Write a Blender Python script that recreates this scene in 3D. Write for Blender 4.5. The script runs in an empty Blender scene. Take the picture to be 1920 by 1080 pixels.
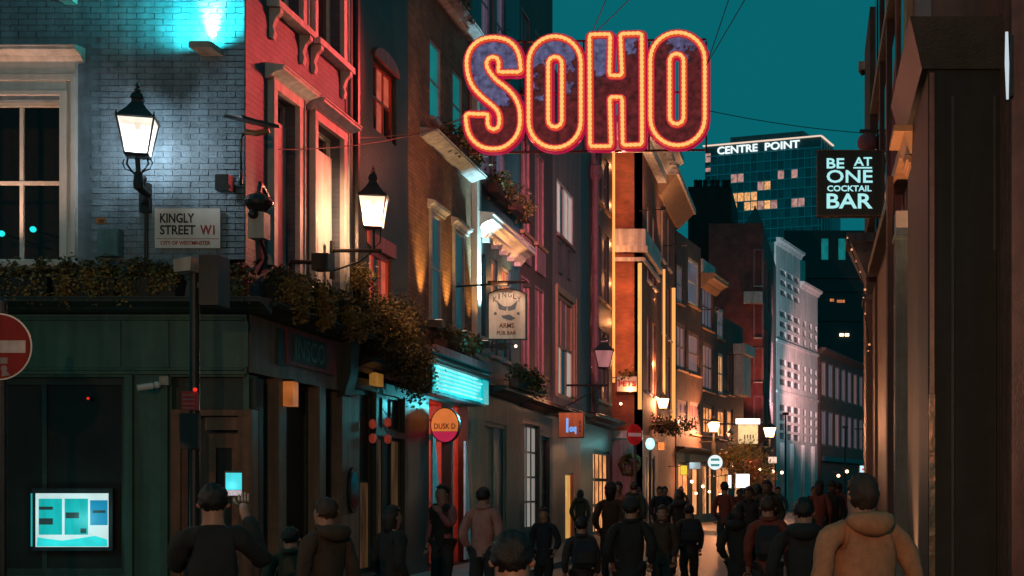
import bpy, bmesh, math, random
from mathutils import Vector, Matrix
random.seed(11)
sc = bpy.context.scene
C = sc.collection
R = math.radians
# ------------------------------------------------------------------ camera
F, CX, CY, EH = 2600.0, 1520.0, 915.0, 1.65     # focal length and principal point measured on the photo (1920 px wide)
cam = bpy.data.cameras.new('camera'); co = bpy.data.objects.new('camera', cam); C.objects.link(co)
co.location = (0, 0, EH); co.rotation_euler = (R(90), 0, 0)
cam.sensor_width = 36; cam.lens = F/1920*36
cam.shift_x = -(CX-960)/1920; cam.shift_y = (CY-540)/1920
cam.clip_start = .1; cam.clip_end = 3000
sc.camera = co
# ------------------------------------------------------------------ world: dusk sky
wd = bpy.data.worlds.new('World'); sc.world = wd; wd.use_nodes = True
nt = wd.node_tree; bg = nt.nodes['Background']
sk = nt.nodes.new('ShaderNodeTexSky'); sk.sky_type = 'NISHITA'; sk.sun_disc = False
sk.sun_elevation = R(-4); sk.sun_rotation = R(200)
mx = nt.nodes.new('ShaderNodeMixRGB'); mx.inputs[0].default_value = .9
mx.inputs[2].default_value = (.02, 1.36, 1.64, 1)
nt.links.new(sk.outputs[0], mx.inputs[1]); nt.links.new(mx.outputs[0], bg.inputs[0])
bg.inputs[1].default_value = .1
sc.view_settings.view_transform = 'Standard'; sc.view_settings.look = 'None'
sc.view_settings.exposure = 0; sc.view_settings.gamma = 1; sc.view_settings.use_curve_mapping = False
sc.cycles.max_bounces = 6; sc.cycles.diffuse_bounces = 3; sc.cycles.glossy_bounces = 3
sc.cycles.sample_clamp_indirect = 4

# ------------------------------------------------------------------ helpers
def P(px, py, Y): return Vector(((px-CX)*Y/F, Y, EH+(CY-py)*Y/F))
class Fr:
    """a wall frame: u along the wall, v out of the wall, w up"""
    def __init__(s, o, u, v):
        s.o = Vector(o); s.u = Vector(u).normalized(); s.v = Vector(v).normalized()
    def p(s, u, v, w): return s.o + s.u*u + s.v*v + Vector((0, 0, w))
    def U(s, px, v=0):
        k = (px-CX)/F; o = s.o+s.v*v
        return (k*o.y-o.x)/(s.u.x-k*s.u.y)
    def W(s, px, py, v=0):
        y = (s.o+s.v*v+s.u*s.U(px, v)).y
        return EH+(CY-py)*y/F
W0 = Fr((0, 0, 0), (1, 0, 0), (0, 1, 0))
def wallfr(p0, p1, side=1):
    d = (Vector(p1)-Vector(p0)).normalized()
    n = Vector((d.y, -d.x, 0))*side
    return Fr(p0, d, n)
BASE = {}
class MB:
    def __init__(s, fr=W0): s.v = []; s.f = []; s.fr = fr
    def add(s, pts, faces):
        n = len(s.v); s.v += [s.fr.p(*p) for p in pts]; s.f += [tuple(i+n for i in f) for f in faces]; return s
    def box(s, u0, u1, v0, v1, w0, w1):
        return s.add([(u0,v0,w0),(u1,v0,w0),(u1,v1,w0),(u0,v1,w0),(u0,v0,w1),(u1,v0,w1),(u1,v1,w1),(u0,v1,w1)],
                     [(0,3,2,1),(4,5,6,7),(0,1,5,4),(1,2,6,5),(2,3,7,6),(3,0,4,7)])
    def hexa(s, b, t):                      # 4 bottom, 4 top points
        return s.add(list(b)+list(t), [(0,3,2,1),(4,5,6,7),(0,1,5,4),(1,2,6,5),(2,3,7,6),(3,0,4,7)])
    def prism(s, poly, v0, v1):             # polygon in (u,w), extruded along v
        n = len(poly)
        return s.add([(a, v0, b) for a, b in poly]+[(a, v1, b) for a, b in poly],
                     [tuple(range(n-1, -1, -1)), tuple(range(n, 2*n))]+[(i, (i+1) % n, n+(i+1) % n, n+i) for i in range(n)])
    def profile(s, poly, u0, u1):           # polygon in (v,w), extruded along u (mouldings)
        n = len(poly)
        return s.add([(u0, a, b) for a, b in poly]+[(u1, a, b) for a, b in poly],
                     [tuple(range(n-1, -1, -1)), tuple(range(n, 2*n))]+[(i, (i+1) % n, n+(i+1) % n, n+i) for i in range(n)])
    def lathe(s, u, v, prof, n=16, ph=0):
        pts = []; fs = []
        for r, w in prof:
            for k in range(n):
                a = 2*math.pi*k/n+ph; pts.append((u+r*math.cos(a), v+r*math.sin(a), w))
        m = len(prof)
        for i in range(m-1):
            for k in range(n):
                k2 = (k+1) % n; fs.append((i*n+k, i*n+k2, (i+1)*n+k2, (i+1)*n+k))
        fs.append(tuple(range(n-1, -1, -1))); fs.append(tuple(range((m-1)*n, m*n)))
        return s.add(pts, fs)
    def tube(s, path, r, n=6, closed=False):
        P_ = [Vector(p) for p in path]; m = len(P_); pts = []; fs = []
        rr = r if isinstance(r, (list, tuple)) else [r]*m
        for i in range(m):
            if closed: d = P_[(i+1) % m]-P_[i-1]
            else: d = P_[min(i+1, m-1)]-P_[max(i-1, 0)]
            d.normalize()
            a = Vector((0, 0, 1)) if abs(d.z) < .9 else Vector((1, 0, 0))
            if closed: a = Vector((0, 1, 0))
            e1 = d.cross(a).normalized(); e2 = d.cross(e1)
            for k in range(n):
                t = 2*math.pi*k/n; pts.append(tuple(P_[i]+(e1*math.cos(t)+e2*math.sin(t))*rr[i]))
        last = m if closed else m-1
        for i in range(last):
            j = (i+1) % m
            for k in range(n):
                k2 = (k+1) % n; fs.append((i*n+k, i*n+k2, j*n+k2, j*n+k))
        if not closed: fs.append(tuple(range(n-1, -1, -1))); fs.append(tuple(range((m-1)*n, m*n)))
        return s.add(pts, fs)
    def disc(s, u, w, r, v0, v1, n=28, ru=None):
        ru = ru or r
        return s.prism([(u+ru*math.cos(2*math.pi*k/n), w+r*math.sin(2*math.pi*k/n)) for k in range(n)], v0, v1)
    def ball(s, u, v, w, r, n=12, rz=None):
        rz = rz or r
        return s.lathe(u, v, [(r*math.sin(math.pi*i/8), w-rz*math.cos(math.pi*i/8)) for i in range(1, 8)], n)
    def build(s, name, m, parent=None, smooth=False, norm=True):
        me = bpy.data.meshes.new(name)
        b = BASE[parent.name] if parent else Vector((0, 0, 0))
        me.from_pydata([v-b for v in s.v], [], s.f)
        if norm:
            bm = bmesh.new(); bm.from_mesh(me); bmesh.ops.recalc_face_normals(bm, faces=bm.faces); bm.to_mesh(me); bm.free()
        if smooth: me.polygons.foreach_set('use_smooth', [True]*len(me.polygons))
        if m: me.materials.append(m)
        o = bpy.data.objects.new(name, me); C.objects.link(o)
        if parent: o.parent = parent
        BASE[o.name] = b
        return o
def tag(o, label, cat, group=None, kind=None):
    o['label'] = label; o['category'] = cat
    if group: o['group'] = group
    if kind: o['kind'] = kind
    return o
def thing(name, label, cat, loc=(0, 0, 0), group=None):
    o = bpy.data.objects.new(name, None); C.objects.link(o); o.location = loc; o.empty_display_size = .2
    BASE[o.name] = Vector(loc); return tag(o, label, cat, group)
def struct(o): o['kind'] = 'structure'; return o
def copy_tree(o, parent=None):
    c = o.copy(); C.objects.link(c); BASE[c.name] = BASE[o.name]
    if parent: c.parent = parent
    for ch in list(o.children): copy_tree(ch, c)
    return c
def text_mesh(txt, size=1.0, bold=0.0, ext=.01, space=1.0):
    cu = bpy.data.curves.new('lettering', 'FONT'); cu.body = txt; cu.size = size; cu.extrude = ext; cu.offset = bold
    cu.space_character = space; cu.resolution_u = 3
    o = bpy.data.objects.new('lettering', cu); C.objects.link(o)
    dg = bpy.context.evaluated_depsgraph_get(); dg.update()
    me = bpy.data.meshes.new_from_object(o.evaluated_get(dg)); bpy.data.objects.remove(o)
    return me
def text(txt, fr, u0, u1, w0, w1, v, m, parent, bold=0.0, ext=.008, name='lettering', space=1.0, flip=False):
    """lettering stretched to fill the rectangle u0..u1, w0..w1 on plane v"""
    me = text_mesh(txt, 1, bold, 1, space)
    xs = [q.co.x for q in me.vertices]; ys = [q.co.y for q in me.vertices]
    x0, x1, y0, y1 = min(xs), max(xs), min(ys), max(ys); b = BASE[parent.name]
    for q in me.vertices:
        x = (q.co.x-x0)/(x1-x0); y = (q.co.y-y0)/(y1-y0)
        if flip: x = 1-x
        q.co = fr.p(u0+(u1-u0)*x, v+(ext if q.co.z > 0 else -ext*.5), w0+(w1-w0)*y)-b
    bm = bmesh.new(); bm.from_mesh(me); bmesh.ops.recalc_face_normals(bm, faces=bm.faces); bm.to_mesh(me); bm.free()
    me.materials.clear(); me.materials.append(m)
    o = bpy.data.objects.new(name, me); C.objects.link(o); o.parent = parent; BASE[o.name] = b
    return o
def lamp(kind, loc, col, power, parent=None, size=.05, aim=None, cone=90, blend=.6):
    l = bpy.data.lights.new('lamp_light', kind); l.color = col; l.energy = power; l.shadow_soft_size = size
    o = bpy.data.objects.new('lamp_light', l); C.objects.link(o)
    if kind == 'SPOT': l.spot_size = R(cone); l.spot_blend = blend
    loc = Vector(loc)
    if aim is not None: o.rotation_euler = (Vector(aim)-loc).to_track_quat('-Z', 'Y').to_euler()
    if parent: o.parent = parent; o.location = loc-BASE[parent.name]
    else: o.location = loc
    return o
# ------------------------------------------------------------------ materials
def mat(name, c, rough=.6, metal=0.0, var=.25, scale=5.0, bump=.15, bscale=60.0, spec=.5, streak=.3, coat=0, objrand=0):
    m = bpy.data.materials.new(name); m.use_nodes = True; t = m.node_tree; n = t.nodes; l = t.links
    b = n['Principled BSDF']; b.inputs['Roughness'].default_value = rough; b.inputs['Metallic'].default_value = metal
    b.inputs['Specular IOR Level'].default_value = spec
    if coat: b.inputs['Coat Weight'].default_value = coat
    g = n.new('ShaderNodeNewGeometry')
    no = n.new('ShaderNodeTexNoise'); no.inputs['Scale'].default_value = scale; no.inputs['Detail'].default_value = 5; no.inputs['Roughness'].default_value = .65
    l.new(g.outputs['Position'], no.inputs['Vector'])
    mp = n.new('ShaderNodeMapping'); mp.inputs['Scale'].default_value = (7, 7, .5); l.new(g.outputs['Position'], mp.inputs[0])
    st = n.new('ShaderNodeTexNoise'); st.inputs['Scale'].default_value = 1.0; st.inputs['Detail'].default_value = 4; l.new(mp.outputs[0], st.inputs['Vector'])
    mr = n.new('ShaderNodeMapRange'); mr.inputs[1].default_value = .3; mr.inputs[2].default_value = .7; mr.inputs[3].default_value = 1-var; mr.inputs[4].default_value = 1+var
    l.new(no.outputs[0], mr.inputs[0])
    m2 = n.new('ShaderNodeMapRange'); m2.inputs[1].default_value = .35; m2.inputs[2].default_value = .65; m2.inputs[3].default_value = 1-streak; m2.inputs[4].default_value = 1+streak*.4
    l.new(st.outputs[0], m2.inputs[0])
    mu = n.new('ShaderNodeMath'); mu.operation = 'MULTIPLY'; l.new(mr.outputs[0], mu.inputs[0]); l.new(m2.outputs[0], mu.inputs[1])
    if objrand:
        oi = n.new('ShaderNodeObjectInfo'); m3 = n.new('ShaderNodeMapRange'); m3.inputs[3].default_value = 1-objrand; m3.inputs[4].default_value = 1+objrand
        l.new(oi.outputs['Random'], m3.inputs[0]); m4 = n.new('ShaderNodeMath'); m4.operation = 'MULTIPLY'; l.new(mu.outputs[0], m4.inputs[0]); l.new(m3.outputs[0], m4.inputs[1]); mu = m4
    vm = n.new('ShaderNodeVectorMath'); vm.operation = 'SCALE'; vm.inputs[0].default_value = c; l.new(mu.outputs[0], vm.inputs['Scale'])
    l.new(vm.outputs[0], b.inputs['Base Color'])
    if bump:
        bn = n.new('ShaderNodeTexNoise'); bn.inputs['Scale'].default_value = bscale; bn.inputs['Detail'].default_value = 3; l.new(g.outputs['Position'], bn.inputs['Vector'])
        bp = n.new('ShaderNodeBump'); bp.inputs['Strength'].default_value = bump; bp.inputs['Distance'].default_value = .02
        l.new(bn.outputs[0], bp.inputs['Height']); l.new(bp.outputs[0], b.inputs['Normal'])
    return m
def brickmat(name, c1, c2, mortar, d=(0, 1), rough=.75, bw=.225, rh=.075, bump=.5, var=.3):
    m = bpy.data.materials.new(name); m.use_nodes = True; t = m.node_tree; n = t.nodes; l = t.links
    b = n['Principled BSDF']; b.inputs['Roughness'].default_value = rough
    g = n.new('ShaderNodeNewGeometry'); sp = n.new('ShaderNodeSeparateXYZ'); l.new(g.outputs['Position'], sp.inputs[0])
    dt = n.new('ShaderNodeVectorMath'); dt.operation = 'DOT_PRODUCT'; dt.inputs[1].default_value = (d[0], d[1], 0); l.new(g.outputs['Position'], dt.inputs[0])
    cb = n.new('ShaderNodeCombineXYZ'); l.new(dt.outputs['Value'], cb.inputs[0]); l.new(sp.outputs[2], cb.inputs[1])
    br = n.new('ShaderNodeTexBrick'); br.inputs['Scale'].default_value = 1; br.inputs['Brick Width'].default_value = bw; br.inputs['Row Height'].default_value = rh
    br.inputs['Mortar Size'].default_value = .007; br.inputs['Mortar Smooth'].default_value = .3; br.inputs['Bias'].default_value = 0
    br.inputs['Color1'].default_value = (*c1, 1); br.inputs['Color2'].default_value = (*c2, 1); br.inputs['Mortar'].default_value = (*mortar, 1)
    l.new(cb.outputs[0], br.inputs['Vector'])
    no = n.new('ShaderNodeTexNoise'); no.inputs['Scale'].default_value = 2.2; no.inputs['Detail'].default_value = 6; l.new(g.outputs['Position'], no.inputs['Vector'])
    mr = n.new('ShaderNodeMapRange'); mr.inputs[1].default_value = .3; mr.inputs[2].default_value = .7; mr.inputs[3].default_value = 1-var; mr.inputs[4].default_value = 1+var; l.new(no.outputs[0], mr.inputs[0])
    vm = n.new('ShaderNodeVectorMath'); vm.operation = 'SCALE'; l.new(br.outputs['Color'], vm.inputs[0]); l.new(mr.outputs[0], vm.inputs['Scale'])
    l.new(vm.outputs[0], b.inputs['Base Color'])
    bp = n.new('ShaderNodeBump'); bp.inputs['Strength'].default_value = bump; bp.inputs['Distance'].default_value = .012; bp.invert = True
    l.new(br.outputs['Fac'], bp.inputs['Height']); l.new(bp.outputs[0], b.inputs['Normal'])
    return m
def emis(name, c, s=1.0, var=0.0, stretch=(1, 1, 1), scale=4):
    m = bpy.data.materials.new(name); m.use_nodes = True; t = m.node_tree; n = t.nodes; l = t.links
    b = n['Principled BSDF']; b.inputs['Base Color'].default_value = (*[min(.8, q*.4) for q in c], 1); b.inputs['Roughness'].default_value = .35
    b.inputs['Emission Color'].default_value = (*c, 1); b.inputs['Emission Strength'].default_value = s
    if var:
        g = n.new('ShaderNodeNewGeometry'); mp = n.new('ShaderNodeMapping'); mp.inputs['Scale'].default_value = stretch; l.new(g.outputs['Position'], mp.inputs[0])
        no = n.new('ShaderNodeTexNoise'); no.inputs['Scale'].default_value = scale; no.inputs['Detail'].default_value = 3; l.new(mp.outputs[0], no.inputs['Vector'])
        mr = n.new('ShaderNodeMapRange'); mr.inputs[1].default_value = .3; mr.inputs[2].default_value = .7; mr.inputs[3].default_value = s*(1-var); mr.inputs[4].default_value = s*(1+var); l.new(no.outputs[0], mr.inputs[0])
        l.new(mr.outputs[0], b.inputs['Emission Strength'])
    return m
def glassy(name, c, rough=.08, spec=.6):
    return mat(name, c, rough, 0, .2, 1.5, .02, 3, spec, 0)
def clearglass(name):
    m = bpy.data.materials.new(name); m.use_nodes = True; t = m.node_tree; n = t.nodes; l = t.links
    n.remove(n['Principled BSDF'])
    tr = n.new('ShaderNodeBsdfTransparent'); gl = n.new('ShaderNodeBsdfGlossy'); gl.inputs['Roughness'].default_value = .03
    fz = n.new('ShaderNodeFresnel'); fz.inputs[0].default_value = 1.28; mxs = n.new('ShaderNodeMixShader')
    l.new(fz.outputs[0], mxs.inputs[0]); l.new(tr.outputs[0], mxs.inputs[1]); l.new(gl.outputs[0], mxs.inputs[2])
    l.new(mxs.outputs[0], n['Material Output'].inputs[0]); return m
M = {}
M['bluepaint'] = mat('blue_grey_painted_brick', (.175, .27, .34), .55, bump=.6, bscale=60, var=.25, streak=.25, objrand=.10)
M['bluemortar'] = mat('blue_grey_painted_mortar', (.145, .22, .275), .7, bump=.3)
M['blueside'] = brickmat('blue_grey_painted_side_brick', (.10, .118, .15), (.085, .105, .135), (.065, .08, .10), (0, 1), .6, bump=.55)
M['stucco'] = mat('old_white_stucco', (.55, .53, .50), .6, var=.12, streak=.25, bump=.2)
M['whitewood'] = mat('white_painted_wood', (.62, .60, .56), .4, var=.08, streak=.1, bump=.08)
M['green'] = mat('dark_green_shop_paint', (.05, .115, .08), .45, var=.15, bump=.05)
M['darkgreen'] = mat('blackish_green_paint', (.028, .044, .034), .5, var=.2, bump=.05)
M['beige'] = mat('faded_beige_shop_paint', (.24, .17, .12), .55, var=.2)
M['orangewood'] = mat('stained_orange_wood', (.20, .075, .03), .4, var=.3, streak=.5)
M['iron'] = mat('black_painted_iron', (.024, .024, .022), .4, .2, var=.2, bump=.1)
M['darkgrey'] = mat('dark_grey_metal', (.035, .038, .038), .45, .3)
M['steel'] = mat('brushed_steel', (.42, .43, .44), .3, .9, bump=.05)
M['beigebox'] = mat('cream_plastic_housing', (.42, .36, .30), .45, var=.08)
M['tealbox'] = mat('teal_painted_meter_box', (.10, .22, .24), .5)
M['signwhite'] = mat('white_enamel_sign', (.72, .68, .63), .3, var=.05, streak=.06, bump=0)
M['black'] = mat('black_lettering', (.012, .012, .012), .5, bump=0)
M['redletter'] = mat('red_lettering', (.42, .03, .02), .5, bump=0)
M['redsign'] = mat('red_reflective_sign', (.27, .014, .012), .55, var=.1, bump=0, spec=.2)
M['blackwall'] = brickmat('black_painted_brick', (.034, .034, .032), (.042, .042, .039), (.022, .022, .021), (0, 1), .5, bump=.5)
M['stockbrick'] = brickmat('brown_stock_brick', (.24, .14, .07), (.16, .09, .05), (.10, .075, .055), (0, 1), bump=.9)
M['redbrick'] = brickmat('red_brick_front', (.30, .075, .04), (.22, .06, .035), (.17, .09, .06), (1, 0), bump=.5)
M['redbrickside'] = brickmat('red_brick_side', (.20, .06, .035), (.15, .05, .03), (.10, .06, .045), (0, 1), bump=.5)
M['tealwall'] = mat('teal_painted_render', (.05, .16, .19), .5, var=.15)
M['redwall'] = mat('oxblood_painted_wall', (.075, .028, .024), .6)
M['mauve'] = mat('mauve_grey_render', (.20, .15, .15), .7, var=.15, streak=.3)
M['darkteal'] = mat('dark_teal_wall', (.032, .048, .052), .5)
M['brownbrick'] = brickmat('brown_brick', (.11, .06, .045), (.085, .05, .04), (.07, .05, .04), (.25, .97), bump=.3)
M['palestone'] = mat('pale_portland_stone', (.58, .54, .51), .6, var=.15, streak=.35)
M['tanstone'] = mat('tan_painted_stone', (.34, .20, .105), .5, var=.12, streak=.2)
M['slate'] = mat('roof_slate', (.035, .037, .04), .5, var=.3)
M['asphalt'] = mat('worn_asphalt', (.05, .05, .05), .42, var=.3, bump=.4, bscale=120, streak=0)
M['paving'] = brickmat('york_stone_paving', (.13, .12, .11), (.10, .095, .09), (.05, .05, .05), (1, 0), .5, .9, .6, .4)
M['kerb'] = mat('granite_kerb', (.17, .165, .16), .6)
M['glass'] = glassy('dark_window_glass', (.012, .016, .018))
M['tealglass'] = glassy('teal_window_glass', (.01, .05, .06))
M['shopglass'] = glassy('dark_shop_glass', (.026, .024, .02), .35, .2)
M['clear'] = clearglass('clear_window_glass')
M['curtain'] = mat('dusty_rose_curtain', (.34, .20, .22), .8, var=.2, scale=3)
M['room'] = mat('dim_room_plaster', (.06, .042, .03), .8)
M['leafd'] = mat('dark_leaf', (.075, .07, .022), .5, var=.5, scale=9, bump=0, streak=0)
M['leafy'] = mat('yellow_green_leaf', (.24, .16, .04), .5, var=.5, scale=9, bump=0, streak=0)
M['stem'] = mat('woody_stem', (.05, .035, .025), .8)
M['trough'] = mat('black_planter_trough', (.012, .016, .014), .5)
M['cable'] = mat('black_cable', (.01, .01, .01), .6, bump=0)
# light-giving
def lanternglass(name, c, s):
    m = bpy.data.materials.new(name); m.use_nodes = True; t = m.node_tree; n = t.nodes; l = t.links
    b = n['Principled BSDF']; b.inputs['Base Color'].default_value = (.5, .5, .5, 1); b.inputs['Roughness'].default_value = .2
    b.inputs['Emission Color'].default_value = (*c, 1); b.inputs['Emission Strength'].default_value = s
    tr = n.new('ShaderNodeBsdfTransparent'); mxs = n.new('ShaderNodeMixShader'); mxs.inputs[0].default_value = .5
    l.new(tr.outputs[0], mxs.inputs[1]); l.new(b.outputs[0], mxs.inputs[2]); l.new(mxs.outputs[0], n['Material Output'].inputs[0]); return m
M['lampglass'] = lanternglass('frosted_lit_lantern_glass', (1, .82, .62), .95)
M['lampbulb'] = emis('lantern_bulb', (1, .9, .75), 9)
M['farlamp'] = emis('far_lantern_glass', (1, .62, .34), 5)
M['unlit'] = mat('frosted_lantern_glass', (.55, .50, .50), .4, bump=0, var=.05)
M['bulb'] = emis('warm_bulb', (1.0, .50, .15), 1.12)
M['redhalo'] = emis('red_halo_tube', (1.0, .115, .03), .62)  # red glow around the bulbs, modelled as a glowing tube
M['haloedge'] = emis('pink_halo_edge', (.55, .008, .07), .62)  # pink halo of the letters, modelled as a glowing rim
M['cyan'] = emis('cyan_light_box', (.02, .75, .78), .8, .25, (6, 1, 1))
M['white'] = emis('white_light', (1, .95, .9), 3)
# ------------------------------------------------------------------ facade, window helpers
def facade(name, fr, U0, U1, Z0, Z1, holes, m, parent, th=.3, core=6.0):
    """a wall of real thickness with rectangular openings cut through it, a solid core behind"""
    us = sorted(set([U0, U1]+[h[i] for h in holes for i in (0, 1)])); us = [u for u in us if U0-1e-6 <= u <= U1+1e-6]
    ws = sorted(set([Z0, Z1]+[h[i] for h in holes for i in (2, 3)])); ws = [w for w in ws if Z0-1e-6 <= w <= Z1+1e-6]
    b = MB(fr); idx = {}
    def vid(i, j, k):
        if (i, j, k) not in idx:
            idx[(i, j, k)] = len(b.v); b.v.append(fr.p(us[i], -th*k, ws[j]))
        return idx[(i, j, k)]
    def solid(i, j):
        if i < 0 or j < 0 or i >= len(us)-1 or j >= len(ws)-1: return False
        cu, cw = (us[i]+us[i+1])/2, (ws[j]+ws[j+1])/2
        return not any(h[0] < cu < h[1] and h[2] < cw < h[3] for h in holes)
    for i in range(len(us)-1):
        for j in range(len(ws)-1):
            if not solid(i, j): continue
            b.f.append((vid(i,j,0), vid(i+1,j,0), vid(i+1,j+1,0), vid(i,j+1,0)))
            b.f.append((vid(i,j,1), vid(i,j+1,1), vid(i+1,j+1,1), vid(i+1,j,1)))
            for di, dj, p, q in ((-1,0,(i,j),(i,j+1)), (1,0,(i+1,j),(i+1,j+1)), (0,-1,(i,j),(i+1,j)), (0,1,(i,j+1),(i+1,j+1))):
                if not solid(i+di, j+dj): b.f.append((vid(*p,0), vid(*q,0), vid(*q,1), vid(*p,1)))
    if core: b.box(U0+.01, U1-.01, -core, -th-.004, Z0, Z1-.02)
    return b.build(name, m, parent)
def window(root, fr, u0, u1, w0, w1, fm, pm, v=-.12, nx=1, ny=2, fw=.055, sill=None, sur=None, bars=.03, name='window', lintel=None, surw=.14, sd=.05):
    b = MB(fr)
    b.box(u0, u0+fw, v-.04, v+.03, w0, w1); b.box(u1-fw, u1, v-.04, v+.03, w0, w1)
    b.box(u0+fw, u1-fw, v-.038, v+.028, w0, w0+fw); b.box(u0+fw, u1-fw, v-.038, v+.028, w1-fw, w1)
    iu0, iu1, iw0, iw1 = u0+fw, u1-fw, w0+fw, w1-fw
    cu = [iu0+(iu1-iu0)*k/nx for k in range(nx+1)]; cw = [iw0+(iw1-iw0)*k/ny for k in range(ny+1)]
    for a in cu[1:-1]: b.box(a-bars/2, a+bars/2, v-.03, v+.012, iw0, iw1)
    for a in cw[1:-1]: b.box(iu0, iu1, v-.032, v+.02, a-bars/2, a+bars/2)
    f = b.build(name, fm, root)
    for i in range(nx):
        for j in range(ny):
            p = pm[(i+j*nx) % len(pm)] if isinstance(pm, list) else pm
            MB(fr).box(cu[i]+.001, cu[i+1]-.001, v-.022, v-.014, cw[j]+.001, cw[j+1]-.001).build('pane', p, f)
    if sill: MB(fr).profile([(v-.03,w0-.10),(.09,w0-.10),(.11,w0-.07),(.11,w0-.03),(v-.03,w0-.004)], u0-.09, u1+.09).build('sill', sill, f)
    if sur:
        s = MB(fr); q = surw
        s.box(u0-q, u0-.002, .002, sd, w0, w1); s.box(u1+.002, u1+q, .002, sd, w0, w1); s.box(u0-q, u1+q, .002, sd+.004, w1+.002, w1+q)
        s.box(u0-q-.02, u0-q, .002, sd+.02, w0, w1+q); s.box(u1+q, u1+q+.02, .002, sd+.02, w0, w1+q)
        s.build('surround', sur, f)
    if lintel: MB(fr).box(u0-.12, u1+.12, .002, .03, w1+.003, w1+.24).build('lintel', lintel, f)
    return f
def cornice(name, fr, u0, u1, w, h, d, m, parent, foot=.0):
    """moulded cornice, its top at w"""
    return MB(fr).profile([(.002, w-h), (foot+.04, w-h), (.35*d, w-.72*h), (.42*d, w-.60*h), (.7*d, w-.42*h), (d*.93, w-.34*h), (d*.93, w-.12*h), (d, w-.10*h), (d, w), (.002, w+.03)], u0, u1).build(name, m, parent)
def leaves(name, m, parent, spots, n, size, seed=1, flat=.6):
    """leaf-sized faces in clumps: spots = (x, y, z, rx, ry, rz, weight)"""
    r = random.Random(seed); vs = []; fs = []; b = BASE[parent.name] if parent else Vector((0, 0, 0))
    tot = sum(s[6] for s in spots)
    clumps = []
    for s in spots:
        for _ in range(max(2, int(40*s[6]/tot))):
            d = Vector((r.gauss(0, 1), r.gauss(0, 1), r.gauss(0, 1))).normalized()*r.random()**.4
            clumps.append((s[0]+d.x*s[3], s[1]+d.y*s[4], s[2]+d.z*s[5], .35*(s[3]+s[4]+s[5])/3))
    for i in range(n):
        c = r.choice(clumps)
        p = Vector((c[0]+r.gauss(0, c[3]), c[1]+r.gauss(0, c[3]), c[2]+r.gauss(0, c[3])))
        a = Vector((r.gauss(0, 1), r.gauss(0, 1), r.gauss(0, .7)-.3)).normalized(); e = a.cross(Vector((r.gauss(0, 1), r.gauss(0, 1), r.gauss(0, 1)))).normalized()
        L = size*r.uniform(.6, 1.4); w = L*flat*.5; k = len(vs); nrm = a.cross(e)*L*.12
        vs += [p-b, p+a*L*.5+e*w+nrm-b, p+a*L-b, p+a*L*.5-e*w+nrm-b]; fs += [(k, k+1, k+2), (k, k+2, k+3)]
    me = bpy.data.meshes.new(name); me.from_pydata(vs, [], fs); me.materials.append(m)
    o = bpy.data.objects.new(name, me); C.objects.link(o)
    if parent: o.parent = parent
    BASE[o.name] = b
    return o
LF = Fr((-7.05, 0, 0), (0, 1, 0), (1, 0, 0))         # left row: u = distance down the street
AF = Fr((0, 17.3, 0), (1, 0, 0), (0, -1, 0))         # front of the corner pub
# ------------------------------------------------------------------ the setting
struct(MB().box(-300, 300, -60, 900, -.6, -.02).build('ground', M['asphalt']))
struct(MB().box(-14, 3, -20, 170, -.3, 0.0).build('road', M['asphalt']))
def slab(name, x0, x1, y0, y1, m): return struct(MB().box(x0, x1, y0, y1, -.1, .12).build(name, m))
slab('pavement', -7.1, -5.35, 17.3, 62, M['paving']); struct(MB().box(-5.346, -5.2, 15.6, 62, -.1, .125).build('kerb', M['kerb']))
slab('pavement', -14, -5.35, 15.6, 17.29, M['paving'])
slab('pavement', -.32, 1.6, 11, 62, M['paving']); struct(MB().box(-.47, -.324, 11, 62, -.1, .125).build('kerb', M['kerb']))

# ------------------------------------------------------------------ corner pub with blue brick upper floors
A = thing('corner_pub', 'blue grey painted brick corner pub with green ground floor and planters on its ledge', 'pub', (-7.05, 17.3, 0))
wl0, wl1, wz0, wz1 = AF.U(-140), AF.U(115), AF.W(0, 490), AF.W(0, 187)
GZ = 3.98                                            # top of the ground-floor cornice
# front upper wall, room behind the big sash window
fh = [(wl0, wl1, wz0, wz1)]
facade('front_wall', AF, -13.5, -7.06, GZ, 11.8, fh, M['bluemortar'], A, th=.25, core=0)
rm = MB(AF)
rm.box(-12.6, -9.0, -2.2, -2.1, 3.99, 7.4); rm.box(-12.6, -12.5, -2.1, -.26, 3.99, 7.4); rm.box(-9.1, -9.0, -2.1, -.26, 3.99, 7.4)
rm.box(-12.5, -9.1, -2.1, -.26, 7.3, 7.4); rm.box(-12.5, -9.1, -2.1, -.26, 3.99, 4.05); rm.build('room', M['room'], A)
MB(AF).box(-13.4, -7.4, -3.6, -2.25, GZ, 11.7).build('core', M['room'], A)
# side wall
sh = []
AW = [(LF.U(511), LF.U(553), 4.55, 6.86), (LF.U(588), LF.U(637), 4.55, 6.86), (LF.U(511), LF.U(560), 8.0, 10.2), (LF.U(588), LF.U(637), 8.0, 10.2)]
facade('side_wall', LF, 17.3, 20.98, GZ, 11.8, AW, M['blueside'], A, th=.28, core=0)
MB(LF).box(17.7, 20.9, -1.85, -.34, GZ, 11.7).build('core', M['room'], A)
MB().box(-13.6, -6.9, 17.1, 20.99, 11.8, 12.1).build('parapet', M['palestone'], A)
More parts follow.
